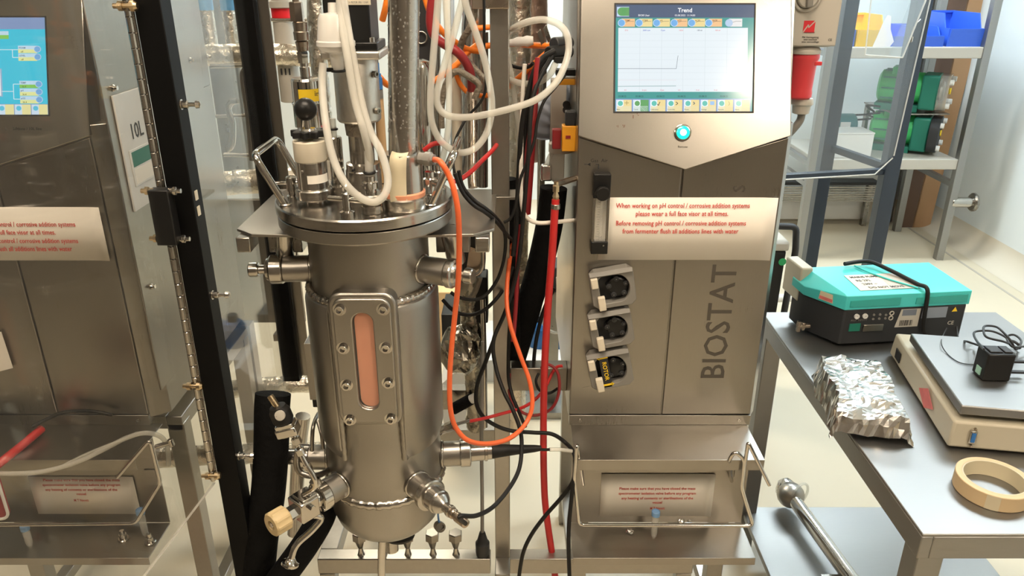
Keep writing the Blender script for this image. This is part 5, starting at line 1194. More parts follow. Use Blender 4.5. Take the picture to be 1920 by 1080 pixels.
# thin steel lines
def line(lab, P, r, mat=M_steel, name='steel_pipe', cat='pipe'): return hose(name, lab, cat, pts(*P), r, mat, 12, 6)
line('thin steel line running across above the lagged pipe', ((480, 37, 2.37), (520, 37, 2.37), (560, 37, 2.37), (640, 38, 2.37)), .005)
line('thin steel line below the horizontal lagged pipe behind the pane', ((395, 124, 2.3), (460, 122, 2.3)), .007)
line('bent steel pipe rising behind the rear black post', ((475, 300, 2.2), (468, 220, 2.2), (458, 150, 2.2), (462, 132, 2.2), (478, 128, 2.2), (500, 128, 2.2)), .012)
line('bent steel hook of pipe behind the clear pane', ((426, 280, 2.2), (435, 270, 2.2), (436, 230, 2.2), (428, 205, 2.2), (434, 192, 2.2), (446, 188, 2.2)), .0095)
line('thin steel line low behind the clear pane', ((405, 218, 2.2), (435, 217, 2.2), (475, 216, 2.2)), .005)
line('thin steel line across behind the hinge post catch', ((420, 290, 2.25), (490, 292, 2.25)), .006)
line('vertical steel pipe right behind the steel bottle', ((815, -40, 1.85), (815, 120, 1.85), (816, 320, 1.85)), .014)
line('vertical cream pipe inside the silicone loops', ((856, 100, 1.62), (856, 200, 1.62), (858, 330, 1.62)), .0105, M_ivory)
line('thin pale blue line between the silicone hoses', ((848, -30, 1.64), (848, 120, 1.64), (848, 300, 1.64)), .004, plain('pale_blue_tube', (.5, .62, .72), .4))
line('vertical steel pipe behind the post top', ((905, 60, 1.7), (905, 200, 1.7), (905, 350, 1.7)), .012)
line('brown steel riser under the dark red hose', ((884, 172, 1.52), (886, 240, 1.5), (886, 330, 1.46), (888, 352, 1.45)), .010, M_nickel)
line('slim steel upright right of the slim white tube', ((1018, 120, 1.95), (1015, 300, 1.95), (1012, 500, 1.95)), .010)
line('slim steel pipe right of the foil riser', ((905, 560, 1.56), (908, 680, 1.56), (910, 800, 1.56)), .006)
line('steel riser left of the channel bracket', ((568, 780, 1.6), (560, 850, 1.6), (552, 1000, 1.6)), .018)
# flow transmitter: cylindrical lagged meters with red band
for i, (px, lab) in enumerate(((520, 'grey pipe section with a red band and vent slots behind the inlet filter'), )):
    t = thing('pipe_meter', lab, 'pipe meter', PY(px, 190, 2.4)); c = PY(px, 0, 2.4)
    zz = lambda y: PY(520, y, 2.4).z; c = V((c.x + .01, 2.4, 0))
    up(c, [(zz(190), .030), (zz(190) + .002, .032), (zz(50), .030), (zz(15), .030), (zz(13), .045), (zz(2), .045), (zz(0), .03), (ZC, .03)], 'body', M_lgrey, t)
    MB().lathe(c, Z, [(zz(33), .0308), (zz(15), .0308)], 28).build('red_band', plain('red_band', (.75, .01, .02), .45), t)
    for k in range(3): MB().box(c.x - .012 + k * .012 - .002, c.x - .012 + k * .012 + .002, 2.4 - .0335, 2.4 - .031, zz(138), zz(126)).build('vent_slot', M_dgrey, t)
for i, (px, py0, py1, r) in enumerate(((390, -30, 90, .022), (432, -30, 90, .022))):
    t = thing('banded_pipe', 'vertical pale pipe with a blue band behind the clear pane', 'pipe', PY(px, 90, 2.5), 'blue banded pipes'); c = PY(px, 45, 2.5); zz = lambda y: PY(400, y, 2.5).z
    up(V((c.x, 2.5, 0)), [(zz(95), r), (zz(-60), r)], 'pipe', M_foilw, t); up(V((c.x, 2.5, 0)), [(zz(19), r + .001), (zz(-20), r + .001)], 'blue_band', plain('blue_band', (.10, .36, .68), .45) if 'blue_band' not in MATS else MATS['blue_band'], t)
c = PY(412, 60, 2.7); zz = lambda y: PY(412, y, 2.7).z
t = thing('grey_duct', 'dark grey vertical duct between the blue banded pipes', 'duct', (c.x, 2.7, zz(330))); up(V((c.x, 2.7, 0)), [(zz(340), .05), (zz(-60), .05)], 'duct', M_dsteel, t)
# stainless tank wall behind (between the panes), with sheet fold and handle
tk = thing('steel_cabinet', 'stainless cabinet side with folded corner behind the clear side pane', 'cabinet', (-.9, 2.3, .8))
a = PY(400, 380, 2.12); b = PY(545, 610, 2.12)
MB().box(a.x - .15, PY(560, 500, 2.12).x, 2.12, 2.135, PY(0, 605, 2.12).z, PY(0, 375, 2.12).z).build('panel', M_sheet, tk, .001)
MB().box(PY(478, 0, 2.08).x, PY(512, 630, 2.08).x, 2.08, 2.12, PY(0, 640, 2.08).z, PY(0, 628, 2.08).z).build('handle', M_sheet, tk, .001)
MB().box(PY(452, 650, 2.05).x, PY(478, 650, 2.05).x, 2.03, 2.07, .0, PY(0, 605, 2.05).z).build('leg', M_towerh, tk, .001)
# long pipe right to the ceiling behind the motor (dark cylinder), rear black column
t = thing('black_column', 'black cylindrical column behind the wet exhaust pipe', 'column', PY(795, 110, 1.7))
c = PY(792, 60, 1.72); zz = lambda y: PY(792, y, 1.72).z
up(V((c.x, 1.72, 0)), [(zz(125), .026), (zz(-70), .026)], 'column', M_dgrey, t)
MB().torus((c.x - .0, 1.69, zz(68)), FR, .012, .0016, 20, 6).build('ring', M_pol, t)
# flexible joints, gloves, terminals between post and tower
gv = thing('rubber_gaiter', 'blue-grey rubber elbow gaiter beside the tower flank', 'gaiter', PY(1040, 230, 1.75))
MB().sweep(cr(pts((1066, 160, 1.78), (1050, 180, 1.76), (1034, 200, 1.75), (1022, 222, 1.75), (1020, 250, 1.76))), [.03 + .003 * math.sin(i * 1.6) for i in range(29)], 16).build('sleeve', M_glove, gv)
am = thing('terminal_block', 'amber terminal block with dark screw on the tower flank', 'terminal', PY(1066, 282, 1.56))
a = PY(1066, 258, 1.56); MB().obox(a, X * .014, Yv * .014, Z * .026).build('block', M_amber, am, .002); MB().obox(a + V((-.002, -.0145, .004)), X * .005, Yv * .0008, Z * .003).build('window', M_dred, am); MB().obox(a + V((-.024, .01, -.004)), X * .009, Yv * .010, Z * .02).build('red_side', M_dred, am, .002)
MB().obox(a + V((.002, 0, .04)), X * .010, Yv * .012, Z * .014).build('connector', M_dgrey, am, .002)
wp = thing('wiring_panel', 'pale wiring panel with dark clips on the tower flank', 'panel', PY(1062, 300, 1.72))
MB().box(.085, .118, 1.70, 1.74, PY(0, 340, 1.7).z, PY(0, 150, 1.7).z).build('panel', M_lgrey, wp, .002)
for py in (135, 152): MB().obox(PY(1060, py, 1.62), X * .02, Yv * .015, Z * .006).build('clip', M_black if py == 135 else M_amber, wp, .001)
for py in (196, 206): MB().rod(PY(1062, py, 1.66), PY(1062, py, 1.64), .008).build('screw', M_dgrey, wp)
vl = thing('clear_filter_bowl', 'clear plastic filter bowl beside the brass fitting', 'filter bowl', PY(1055, 345, 1.62))
c = PY(1050, 340, 1.62); up(c, [(0, .016), (.01, .024), (.06, .024), (.065, .02)], 'bowl', M_clearp, vl); up(c + Z * .065, [(0, .026), (.018, .026), (.02, .02)], 'cap', M_lgrey, vl); 
MB().obox(c + V((-.03, 0, .02)), X * .012, Yv * .01, Z * .018).build('valve_block', M_foil, vl, .004); MB().sweep(cr([c + V((-.03, 0, .035)), c + V((-.02, 0, .06)), c + V((0, 0, .08))]), .005, 8).build('tube', M_sil, vl)
# workstation clutter seen far behind through the gap
bk = thing('lab_trolley', 'white lab trolley far behind the cross bar', 'trolley', (.02, 3.0, 0))
a, b = PY(1000, 655, 3.0), PY(1075, 655, 3.0)
MB().box(a.x - .25, b.x + .25, 2.9, 3.3, a.z - .12, a.z).build('top', M_white, bk, .004)
for sx in (a.x - .22, b.x + .22):
    for sy in (2.93, 3.27): MB().box(sx - .015, sx + .015, sy - .015, sy + .015, 0, a.z - .12).build('leg', M_lgrey, bk)
for i, px in enumerate((1012, 1048)):
    c = PY(px, 600, 3.05); c.z = a.z; t = thing('blue_bottle', 'blue drum-like bottle standing on the white trolley', 'bottle', c, 'blue bottles on the trolley')
    up(c, [(0, .05), (.01, .052), (.09, .052), (.11, .04), (.115, .02)], 'body', plain('bright_blue', (.015, .12, .34), .4) if 'bright_blue' not in MATS else MATS['bright_blue'], t); up(c + Z * .115, [(0, .022), (.03, .022), (.03, 0)], 'cap', M_dgrey, t)
bb = thing('dark_instrument', 'dark instrument with bent clear tubes above the blue bottles', 'instrument', PY(1040, 520, 2.7))
c = PY(1040, 515, 2.7); MB().obox(c, X * .09, Yv * .06, Z * .05).build('case', M_dgrey, bb, .006)
MB().box(c.x - .02, c.x + .02, 2.68, 2.72, 0, c.z - .05).build('stem', M_dsteel, bb); MB().box(c.x - .12, c.x + .12, 2.6, 2.8, 0, .03).build('foot', M_dsteel, bb)
MB().sweep(fillet(pts((1010, 560, 2.62), (1020, 615, 2.62), (1048, 628, 2.62), (1060, 560, 2.62), (1075, 545, 2.62)), .03), .006, 8).build('bent_tube', M_sil, bb)
MB().sweep(pts((1045, 520, 2.6), (1048, 560, 2.6), (1052, 625, 2.6)), .006, 8).build('bent_tube', M_ybin if False else M_sil, bb)
# timber-coloured cabinet and black box visible right of the vessel
cb = thing('wood_cabinet', 'light wood cabinet far behind, right of the vessel', 'cabinet', PY(845, 700, 3.2))
a, b = PY(828, 545, 3.2), PY(880, 720, 3.2)
MB().box(a.x - .1, b.x + .06, 3.2, 3.6, 0, PY(0, 548, 3.2).z).build('carcass', plain('light_wood', (.72, .48, .24), .55), cb, .004)
bx = thing('black_case', 'black case with white papers behind the foil wad', 'case', PY(850, 640, 2.6))
a, b = PY(826, 560, 2.6), PY(872, 668, 2.6); MB().box(a.x, b.x + .03, 2.6, 2.8, b.z, PY(0, 590, 2.6).z).build('case', M_black, bx, .004)
MB().box(a.x, b.x, 2.55, 2.599, PY(0, 668, 2.6).z, PY(0, 652, 2.6).z).build('paper_stack', M_white, bx); MB().box(a.x + .02, a.x + .04, 2.66, 2.74, 0, b.z).build('stand', M_dsteel, bx)
wb = thing('white_carton', 'white carton with slanted lid on the floor right of the vessel', 'carton', PZ(860, 760, .3))
a, b = PY(828, 745, 2.3), PY(880, 690, 2.3); MB().prism([PY(826, 728, 2.3), PY(884, 728, 2.3), PY(882, 700, 2.3), PY(862, 690, 2.3), PY(826, 722, 2.3)], (0, .2, 0)).build('carton', M_white, wb); MB().box(a.x, b.x, 2.32, 2.48, 0, PY(0, 728, 2.3).z).build('base', M_white, wb)
hb = thing('black_hose_end', 'black hose end with white collar right of the vessel below the foil wad', 'hose end', PY(870, 760, 1.6))
MB().rod(PY(848, 768, 1.58), PY(884, 748, 1.58), .014).build('hose', M_foam, hb); MB().rod(PY(882, 750, 1.575), PY(892, 744, 1.575), .011).build('collar', M_white, hb)
MB().box(PY(828, 760, 1.62).x, PY(895, 760, 1.62).x, 1.62, 1.65, PY(0, 735, 1.62).z - .05, PY(0, 732, 1.62).z).build('cross_plate', M_dsteel, vf, .001)
# ================================================================ work table on the right
TZ = .78; tx0, tx1, ty0, ty1 = .682, 1.32, 1.02, 1.91
tb = thing('work_table', 'stainless work table with lower shelf carrying the scale and turquoise box', 'table', ((tx0 + tx1) / 2, (ty0 + ty1) / 2, 0))
MB().box(tx0, tx1, ty0, ty1, TZ - .006, TZ).build('table_top', M_table, tb, .002)
MB().box(tx0, tx0 + .02, ty0, ty1, TZ - .052, TZ - .006).build('apron', M_table, tb, .002); MB().box(tx1 - .02, tx1, ty0, ty1, TZ - .052, TZ - .006).build('apron', M_table, tb, .002)
MB().box(tx0 + .02, tx1 - .02, ty0, ty0 + .02, TZ - .052, TZ - .006).build('apron', M_table, tb, .002); MB().box(tx0 + .02, tx1 - .02, ty1 - .02, ty1, TZ - .052, TZ - .006).build('apron', M_table, tb, .002)
for x in (tx0 + .004, tx1 - .049):
    for y in (ty0 + .004, ty1 - .049): MB().box(x, x + .045, y, y + .045, 0, TZ - .052).build('leg', M_table, tb, .002)
MB().box(tx0 + .01, tx1 - .01, ty0 + .12, ty1 - .02, .125, .142).build('lower_shelf', M_table, tb, .002)
# agitator shaft lying on the lower shelf
sh = thing('stirrer_shaft', 'polished steel shaft with round end fitting lying on the lower shelf', 'shaft', PZ(1500, 950, .142))
zs = .175; a, b = PZ(1475, 915, .19), PZ(1600, 1090, .19)
a, b = PY(1484, 930, 1.80), PZ(1592, 1080, .20)
a.z = .20
a = PZ(1484, 930, .20); dv_ = (b - a).normalized()
MB().lathe(a, dv_, [(0, .012), (.02, .014), (.03, .020), (.6, .020), (.6, 0)], 24).build('shaft', M_pol, sh)
MB().sph(a - dv_ * .005, .040, 22, (1, 1, .95)).build('end_ball', M_sheet, sh)
MB().lathe(a - dv_ * .03, -dv_ + Z * .6, [(0, .034), (.012, .030), (.03, .018), (.032, 0)], 18).build('end_cap', M_pol, sh)
MB().torus(a + dv_ * .006 + V((.02, .0, .01)), dv_ + X * .5, .036, .004, 24, 8).build('clear_washer', M_clearp, sh)
MB().box(a.x - .02, b.x + .04, 1.55, 1.57, .142, .18).build('rest', M_dsteel, sh)

# ---- turquoise instrument with black front
tq = thing('pump_controller', 'turquoise topped black instrument with rear connectors on the table', 'instrument', PZ(1640, 620, TZ))
FL, FRt, BLk = PZ(1572, 652, TZ), PZ(1796, 640, TZ), PZ(1503, 606, TZ)
ex = (FRt - FL); ex.z = 0; W = ex.length; ex.normalize(); ey = V((-ex.y, ex.x, 0))
D1 = .165; zk = PY(1572, 581, FL.y).z; zt = zk + .052
bl = FL - ex * .055 + ey * .10
foot = [FL, FL + ex * W, FL + ex * (W + .0) + ey * D1, FL - ex * .055 + ey * D1, bl]
lo = [V((p.x, p.y, TZ + .008)) for p in foot]
MB().prism(lo, Z * (zk - TZ - .008)).build('case', M_dgrey, tq, .004)
ov = .004
c0 = sum(lo, V()) / 5
def off(p, k, z): d = V((p.x - c0.x, p.y - c0.y, 0)); q = p + d.normalized() * k; return V((q.x, q.y, z))
low = [off(p, ov, zk) for p in lo]; mid = [off(p, ov, zk + .022) for p in lo]
top = [lo[0] + ey * .045 + ex * .005, lo[1] + ey * .045 - ex * .01, lo[2] - ex * .012 - ey * .01, lo[3] + ex * .02 - ey * .01, lo[4] + ex * .028 + ey * .02]
top = [V((p.x, p.y, zt)) for p in top]
mid[0].z = mid[1].z = zk + .036; top[0] = mid[0] + ey * .012 + Z * .003; top[1] = mid[1] + ey * .012 - ex * .006 + Z * .003
zs_ = lambda p: top[0].z + (zt - top[0].z) * (p - top[0]).dot(ey) / (top[3] - top[0]).dot(ey)
for i in (2, 3, 4): top[i].z = zs_(top[i])
mb = MB(); n = 5
mb.add(low + mid + top, [tuple(range(4, -1, -1))] + [(i, (i + 1) % n, n + (i + 1) % n, n + i) for i in range(n)] + [(n + i, n + (i + 1) % n, 2 * n + (i + 1) % n, 2 * n + i) for i in range(n)] + [(10, 11, 12, 13, 14)])
mb.build('turquoise_lid', M_teal, tq, .004)
fo = V((FL.x, FL.y, 0)) - ey * ov
def fp(u, z, d=0): return V((fo.x, fo.y, 0)) + ex * u + Z * z - ey * d
for u0, u1 in ((.008, W * .43), (W * .56, W - .006)):
    MB().prism([fp(u0, zk + .008, .0006), fp(u1, zk + .008, .0006), fp(u1, zk + .028, .0006), fp(u0, zk + .024, .0006)], -ey * -.002).build('grip_shade_patch', plain('turquoise_shaded', (.035, .36, .32), .5) if 'turquoise_shaded' not in MATS else MATS['turquoise_shaded'], tq)  # flat patches on the lid front; grip shade put into a darker turquoise
# the label stuck to the lid, connectors on the back panel
nl = (top[1] - top[0]).cross(top[3] - top[0]).normalized()
def tp_(u, v): return top[0] + (top[1] - top[0]) * u + (top[3] - top[0] + (top[1] - top[0]) * .1) * v + nl * .0008
MB().prism([tp_(.14, .06), tp_(.62, .06), tp_(.60, .62), tp_(.14, .62)], nl * .0006).build('lid_label', M_ivory, tq)
MB().prism([tp_(.40, .06), tp_(.62, .06), tp_(.60, .62), tp_(.42, .62)], nl * .0009).build('lid_label', M_lgrey, tq)
random.seed(2)
for i in range(4): text(('MAINS PUMP', 'RS 232', '230V ~', 'DO NOT MOVE')[i], tp_(.17 + .02 * i, .50 - .13 * i), ex, (top[3] - top[0]), .013, M_dtext, tq, 'label_lettering', bold=.004, lift=.0012)
sl = lo[4] - lo[0]; sn = V((sl.y, -sl.x, 0)).normalized() * -1
mid_s = (lo[0] + lo[4]) / 2
sd = sl.normalized(); sN = Z.cross(sd)
if sN.dot(mid_s - c0) < 0: sN = -sN
q = V((mid_s.x, mid_s.y, zk + .014)) + sN * (ov + .001)
MB().prism([q - sd * .025 - Z * .008, q + sd * .015 - Z * .008, q + sd * .012 + Z * .014, q - sd * .022 + Z * .014], sN * .0006).build('side_sticker', M_ctape, tq)
MB().prism([q - sd * .023 - Z * .006 + sN * .0007, q + sd * .013 - Z * .006 + sN * .0007, q + sd * .013 + Z * .002 + sN * .0007, q - sd * .023 + Z * .002 + sN * .0007], sN * .0004).build('side_sticker', M_pinkhaz, tq)
fo = V((FL.x, FL.y, 0))
zf = lambda f: TZ + .01 + (zk - TZ - .01) * f
for u in (.10, .168): MB().lathe(fp(W * u, zf(.80)), -ey, [(0, .0065), (.004, .0065), (.004, .0025), (.001, .002), (.001, 0)], 16).build('bnc_socket', M_white, tq)
for u, z_ in ((.24, .82), (.29, .82), (.24, .70), (.29, .70), (.34, .80), (.34, .70)): MB().lathe(fp(W * u, zf(z_)), -ey, [(0, .003), (.002, .003), (.002, 0)], 10).build('small_socket', M_grey, tq)
for u, z_ in ((.385, .84), (.385, .70)): MB().torus(fp(W * u, zf(z_), .001), -ey, .005, .0014, 16, 6).build('round_socket', M_lgrey, tq)
MB().obox(fp(W * .25, zf(.45), .002), ex * .026, Z * .009, ey * .002).build('d_socket', M_dsteel, tq, .001)
MB().obox(fp(W * .10, zf(.48), .001), ex * .014, Z * .010, ey * .001).build('print_panel', M_dgreen, tq)
text('AUX  IN/OUT', fp(W * .06, zf(.66)), ex, Z, .007, M_grey, tq, 'panel_lettering')
MB().prism([fp(W * .43, zf(.42), .0006), fp(W * .62, zf(.42), .0006), fp(W * .62, zf(.94), .0006), fp(W * .46, zf(.94), .0006)], -ey * .0005).build('type_label', M_lgrey, tq)
mb = MB(); random.seed(9); u = W * .465
while u < W * .57: w_ = random.choice((.001, .0018, .0026)); mb.prism([fp(u, zf(.46), .0013), fp(u + w_, zf(.46), .0013), fp(u + w_, zf(.62), .0013), fp(u, zf(.62), .0013)], -ey * .0003); u += w_ + random.choice((.0012, .002))
mb.build('barcode', M_dtext, tq)
MB().obox(fp(W * .53, zf(.84), .0013), ex * .018, Z * .008, ey * .0003).build('type_logo', plain('slate_print', (.16, .18, .22), .6), tq)
MB().obox(fp(W * .74, zf(.80), .001), ex * .032, Z * .014, ey * .0008).build('rating_plate', plain('slate_plate', (.22, .25, .30), .4), tq)
q = fp(W * .905, zf(.86), .001); MB().prism([q - ex * .007 - Z * .005, q + ex * .007 - Z * .005, q + Z * .007], -ey * .0005).build('warning_triangle', M_yellow, tq)
text('CE', fp(W * .87, zf(.42)), ex, Z, .014, M_lgrey, tq, 'panel_lettering', bold=.01)
for u in (.02, .96): MB().cyl(fp(W * u, TZ) + ey * .03, fp(W * u, TZ + .009) + ey * .03, .008, n=12).build('rubber_foot', M_rubber, tq)
MB().cyl(fp(W * .5, TZ) + ey * .17, fp(W * .5, TZ + .009) + ey * .17, .008, n=12).build('rubber_foot', M_rubber, tq)
# pump drive block at the left rear, bolt head
q = V((bl.x, bl.y, zk + .004)) + ey * .03 - ex * .002
MB().obox(q + ey * .045 + ex * .016 + Z * .010, ex * .016, ey * .045, Z * .046).build('pump_block', M_cream, tq, .004)
g = PZ(1497, 612, TZ + .028); MB().rod(g, g + ex * .03, .006).build('wing_bolt', M_nickel, tq); MB().obox(g, ex * .004, ey * .005, Z * .014).build('wing', M_nickel, tq, .001)
MB().obox(g + ex * .012, ex * .004, ey * .005, Z * .010).build('wing', M_nickel, tq, .001)
hose('black_cable', 'black mains cable arching over the turquoise lid', 'cable', [PP(1582, 503, top[0], nl) + Z * .012, tp_(.42, .95) + Z * .012, tp_(.52, .62) + Z * .010, tp_(.585, .36) + Z * .006, tp_(.62, .12) + Z * .006, tp_(.645, -.04) + Z * .004 - ey * .006, fp(W * .64, zk - .02, .010), fp(W * .655, zf(.40), .010), fp(W * .68, zf(.25), .008)], .0052, M_rubber)
hose('grey_cable', 'thin grey cord lying across the turquoise lid', 'cable', [tp_(.30, .92) + Z * .004, tp_(.36, .66) + Z * .003, tp_(.45, .38) + Z * .003, tp_(.55, .14) + Z * .003, tp_(.60, .03) + Z * .003], .0022, M_teal)

# ---- foil-wrapped block
random.seed(4)
fb = [PZ(1583, 800, TZ), PZ(1698, 818, TZ), PZ(1640, 680, TZ), PZ(1535, 700, TZ)]
c = (fb[0] + fb[1] + fb[2] + fb[3]) / 4; ax_ = ((fb[2] + fb[3]) - (fb[0] + fb[1])); ax_.z = 0; Lf = .265; ax_.normalize(); sx_ = V((ax_.y, -ax_.x, 0))
NX, NY = 44, 22; mb = MB(); vs_ = []; f = []
cc = PZ(1612, 735, TZ + .04); cc.z = TZ
for i in range(NX + 1):
    for j in range(NY + 1):
        u, v = i / NX * 2 - 1, j / NY * 2 - 1
        # wrap: v runs over the width down both sides, u along the length
        vv = v * 1.55; lat = max(-1, min(1, vv)); drop = max(0, abs(vv) - 1) / .55
        e_ = 1 - max(0, (abs(u) - .86) / .14) ** 2
        hgt = .062 * (.35 + .65 * e_) * (1 - drop) * (1 if u > -.55 else .8 + .35 * (u + 1))
        base_ = cc + ax_ * (u * Lf / 2) + sx_ * (lat * .062 * (1 + .06 * math.sin(u * 5)) + (.012 * drop * (1 if lat > 0 else -1)))
        p = base_ + Z * max(.0015, hgt)
        nv = V(noise.noise_vector(p * 34)) * .0075 + V(noise.noise_vector(p * 110)) * .0042
        if drop > .8: nv.z = abs(nv.z) * .3
        p = p + nv; p.z = max(TZ + .001, p.z); vs_.append(p)
for i in range(NX):
    for j in range(NY): k_ = i * (NY + 1) + j; f.append((k_, k_ + 1, k_ + NY + 2, k_ + NY + 1))
o_ = mb.add(vs_, f).build('foil_block', M_foil, smooth=False); md = o_.modifiers.new('s', 'SOLIDIFY'); md.thickness = .0008
tag(o_, 'crumpled aluminium foil wrapped block lying between table edge and scale', 'foil block')

# ---- bench scale
s0 = PZ(1768, 842, TZ); s1 = PZ(1920, 852, TZ); s3 = PZ(1655, 655, TZ)
sc_ = thing('bench_scale', 'cream bench scale with stainless pan beside the foil block', 'scale', s0)
sy = (s3 - s0); sy.z = 0; LS = .40; sy.normalize(); sxx = V((sy.y, -sy.x, 0)); WS = .36
b0 = V((s0.x, s0.y, 0)) + sxx * .006
def sq(u, v, z, i=0): return b0 + sxx * (u) + sy * (v) + Z * z
hb_ = .062
mb = MB(); A4 = [sq(0, 0, TZ + .006), sq(WS, 0, TZ + .006), sq(WS, LS, TZ + .006), sq(0, LS, TZ + .006)]; B4 = [sq(.004, .004, TZ + hb_), sq(WS - .004, .004, TZ + hb_), sq(WS - .004, LS - .004, TZ + hb_), sq(.004, LS - .004, TZ + hb_)]
mb.add(A4 + B4, [(3, 2, 1, 0), (4, 5, 6, 7)] + [(i, (i + 1) % 4, 4 + (i + 1) % 4, 4 + i) for i in range(4)]).build('housing', M_cream, sc_, .005)
pz = TZ + .074
MB().prism([sq(.012, .01, pz), sq(WS - .01, .01, pz), sq(WS - .01, LS - .07, pz), sq(.012, LS - .07, pz)], Z * .020).build('weighing_pan', M_table, sc_, .003)
for u, v in ((.08, .08), (WS - .08, .08), (.08, LS - .15), (WS - .08, LS - .15)): MB().cyl(sq(u, v, TZ + hb_), sq(u, v, pz), .012, n=12).build('pan_support', M_dgrey, sc_)
for u, v in ((.04, .04), (WS - .04, .04), (.04, LS - .04), (WS - .04, LS - .04)): MB().cyl(sq(u, v, TZ), sq(u, v, TZ + .007), .014, n=14).build('rubber_foot', M_rubber, sc_)
q = sq(.040, 0, TZ + .034) - sy * .002
MB().obox(q, sxx * .006, sy * .003, Z * .014).build('serial_port', M_steel, sc_, .001); MB().obox(q - sy * .003, sxx * .0035, sy * .0012, Z * .010).build('port_face', M_bluel, sc_)
for s in (-1, 1): MB().rod(q + Z * s * .019 , q + Z * s * .019 - sy * .005, .003, n=6).build('port_screw', M_nickel, sc_)
q = sq(0, .14, TZ + .032) - sxx * .0008
MB().prism([q - sy * .045, q + Z * .024, q + sy * .045, q - Z * .022], -sxx * .0006).build('hazard_sticker', M_pinkhaz, sc_)
q = sq(0, LS - .06, TZ + .03) - sxx * .001; MB().obox(q, sxx * .001, sy * .016, Z * .012).build('side_socket', M_dgrey, sc_)
# ---- mains adapter with coiled cord on the pan
pt_ = pz + .020
a0 = PZ(1866, 715, pt_)
ad = thing('mains_adapter', 'black mains adapter with coiled cord lying on the scale pan', 'power adapter', a0)
ux_ = V((1, -.05, 0)).normalized(); uy_ = V((.05, 1, 0)).normalized()
MB().obox(a0 + Z * .031 + uy_ * .02, ux_ * .027, uy_ * .022, Z * .030).build('body', M_black, ad, .003)
MB().obox(a0 + Z * .0625 + uy_ * .02 + ux_ * -.008, ux_ * .012, uy_ * .014, Z * .0015).build('ridge', M_dgrey, ad, .001)
MB().obox(a0 + Z * .0625 + uy_ * .02 + ux_ * .016, ux_ * .008, uy_ * .014, Z * .0015).build('ridge', M_dgrey, ad, .001)
for k_ in (.012, .036): MB().obox(a0 + ux_ * .045 + uy_ * .02 + Z * k_, ux_ * .02, uy_ * .004, Z * .0022).build('pin', M_dgrey, ad)
MB().obox(a0 - ux_ * .028 + uy_ * .018 + Z * .016, ux_ * .001, uy_ * .008, Z * .008).build('sticker', plain('mint_label', (.35, .62, .52), .5), ad)
cpts = [(1845, 655, .07), (1832, 640, .045), (1826, 627, .03), (1832, 621, .025), (1860, 621, .03), (1885, 632, .03), (1895, 645, .03), (1880, 640, .06), (1850, 632, .065), (1844, 618, .065), (1848, 611, .06), (1868, 613, .06), (1882, 624, .06), (1896, 640, .05), (1905, 655, .03), (1915, 640, .03), (1902, 628, .03), (1888, 632, .025), (1898, 650, .04), (1925, 650, .02), (1950, 660, .01)]
MB().sweep(cr([PZ(a_, b_, pt_ + max(.004, z_)) for a_, b_, z_ in cpts], 7), .0024, 8).build('coiled_cord', M_dgrey, ad)
for dz in (0, .006, .012): MB().torus(PZ(1903, 646, pt_ + .014 + dz), V((.7, .3, .6)), .011, .003, 18, 6).build('cord_coil', M_dgrey, ad)
hose('grey_cable', 'thin grey cord running from the turquoise box to the adapter', 'cable', [fp(W * .985, zf(.5), -.02), PZ(1797, 636, TZ + .03), PZ(1812, 640, pt_ + .012), PZ(1830, 646, pt_ + .012), PZ(1846, 652, pt_ + .05)], .0024, M_dgrey)
hose('thin_wire', 'thin dark wire trailing over the scale pan', 'wire', [fp(W * .86, zf(.35), .006), PZ(1765, 640, pt_ + .004), PZ(1775, 662, pt_ + .002), PZ(1800, 680, pt_ + .002), PZ(1835, 684, pt_ + .002)], .0011, M_dgrey)
# ---- roll of masking tape
c = PZ(1862, 905, TZ + .018); c.z = TZ
tr = thing('masking_tape_roll', 'roll of tan masking tape lying on the table in front of the scale', 'tape roll', c)
Rt = .062
MB().lathe(c, Z, [(.0005, Rt - .012), (.0005, Rt - .001), (.002, Rt), (.029, Rt), (.030, Rt - .001), (.030, Rt - .011)], 64, close=False).build('tape', M_tape, tr)
MB().lathe(c, Z, [(.0005, Rt - .013), (.030, Rt - .013), (.030, Rt - .0105), (.0005, Rt - .0105), (.0005, Rt - .013)], 64, close=False).build('core', M_ctape, tr)
aa = R(-40); MB().lathe(c, Z, [(.001, Rt + .0003), (.0295, Rt + .0003)], 6, aa, aa + .35, close=False).build('loose_end', M_ctape, tr)
# ================================================================ steel rack and goods against the far right wall
rk = thing('steel_rack', 'stainless storage rack against the pale right wall', 'rack', (2.1, 4.6, 0))
xa, xb, ya, yb = 1.74, 2.60, 4.40, 4.95
zs1 = PY(1670, 88, 4.4).z; zs2 = PY(1690, 298, 4.4).z
for x in (xa, xb):
    for y in (ya, yb): MB().box(x - .022, x + .022, y - .022, y + .022, 0, 1.95).build('upright', M_table, rk, .002)
    for z in (zs1 - .05, zs2 - .05, .45): MB().box(x - .015, x + .015, ya, yb, z, z + .03).build('side_rail', M_table, rk)
for z in (zs1, zs2): MB().box(xa + .02, xb - .02, ya - .015, yb + .015, z - .06, z).build('shelf', M_lgrey, rk, .004)
c = PY(1795, 383, 4.4); MB().rod((xb, 4.40, .36), (xb + .13, 4.40, .36), .03).build('stub', M_steel, rk); MB().rod((xb + .12, 4.40, .36), (xb + .145, 4.40, .36), .055).build('stub_cap', M_dsteel, rk)
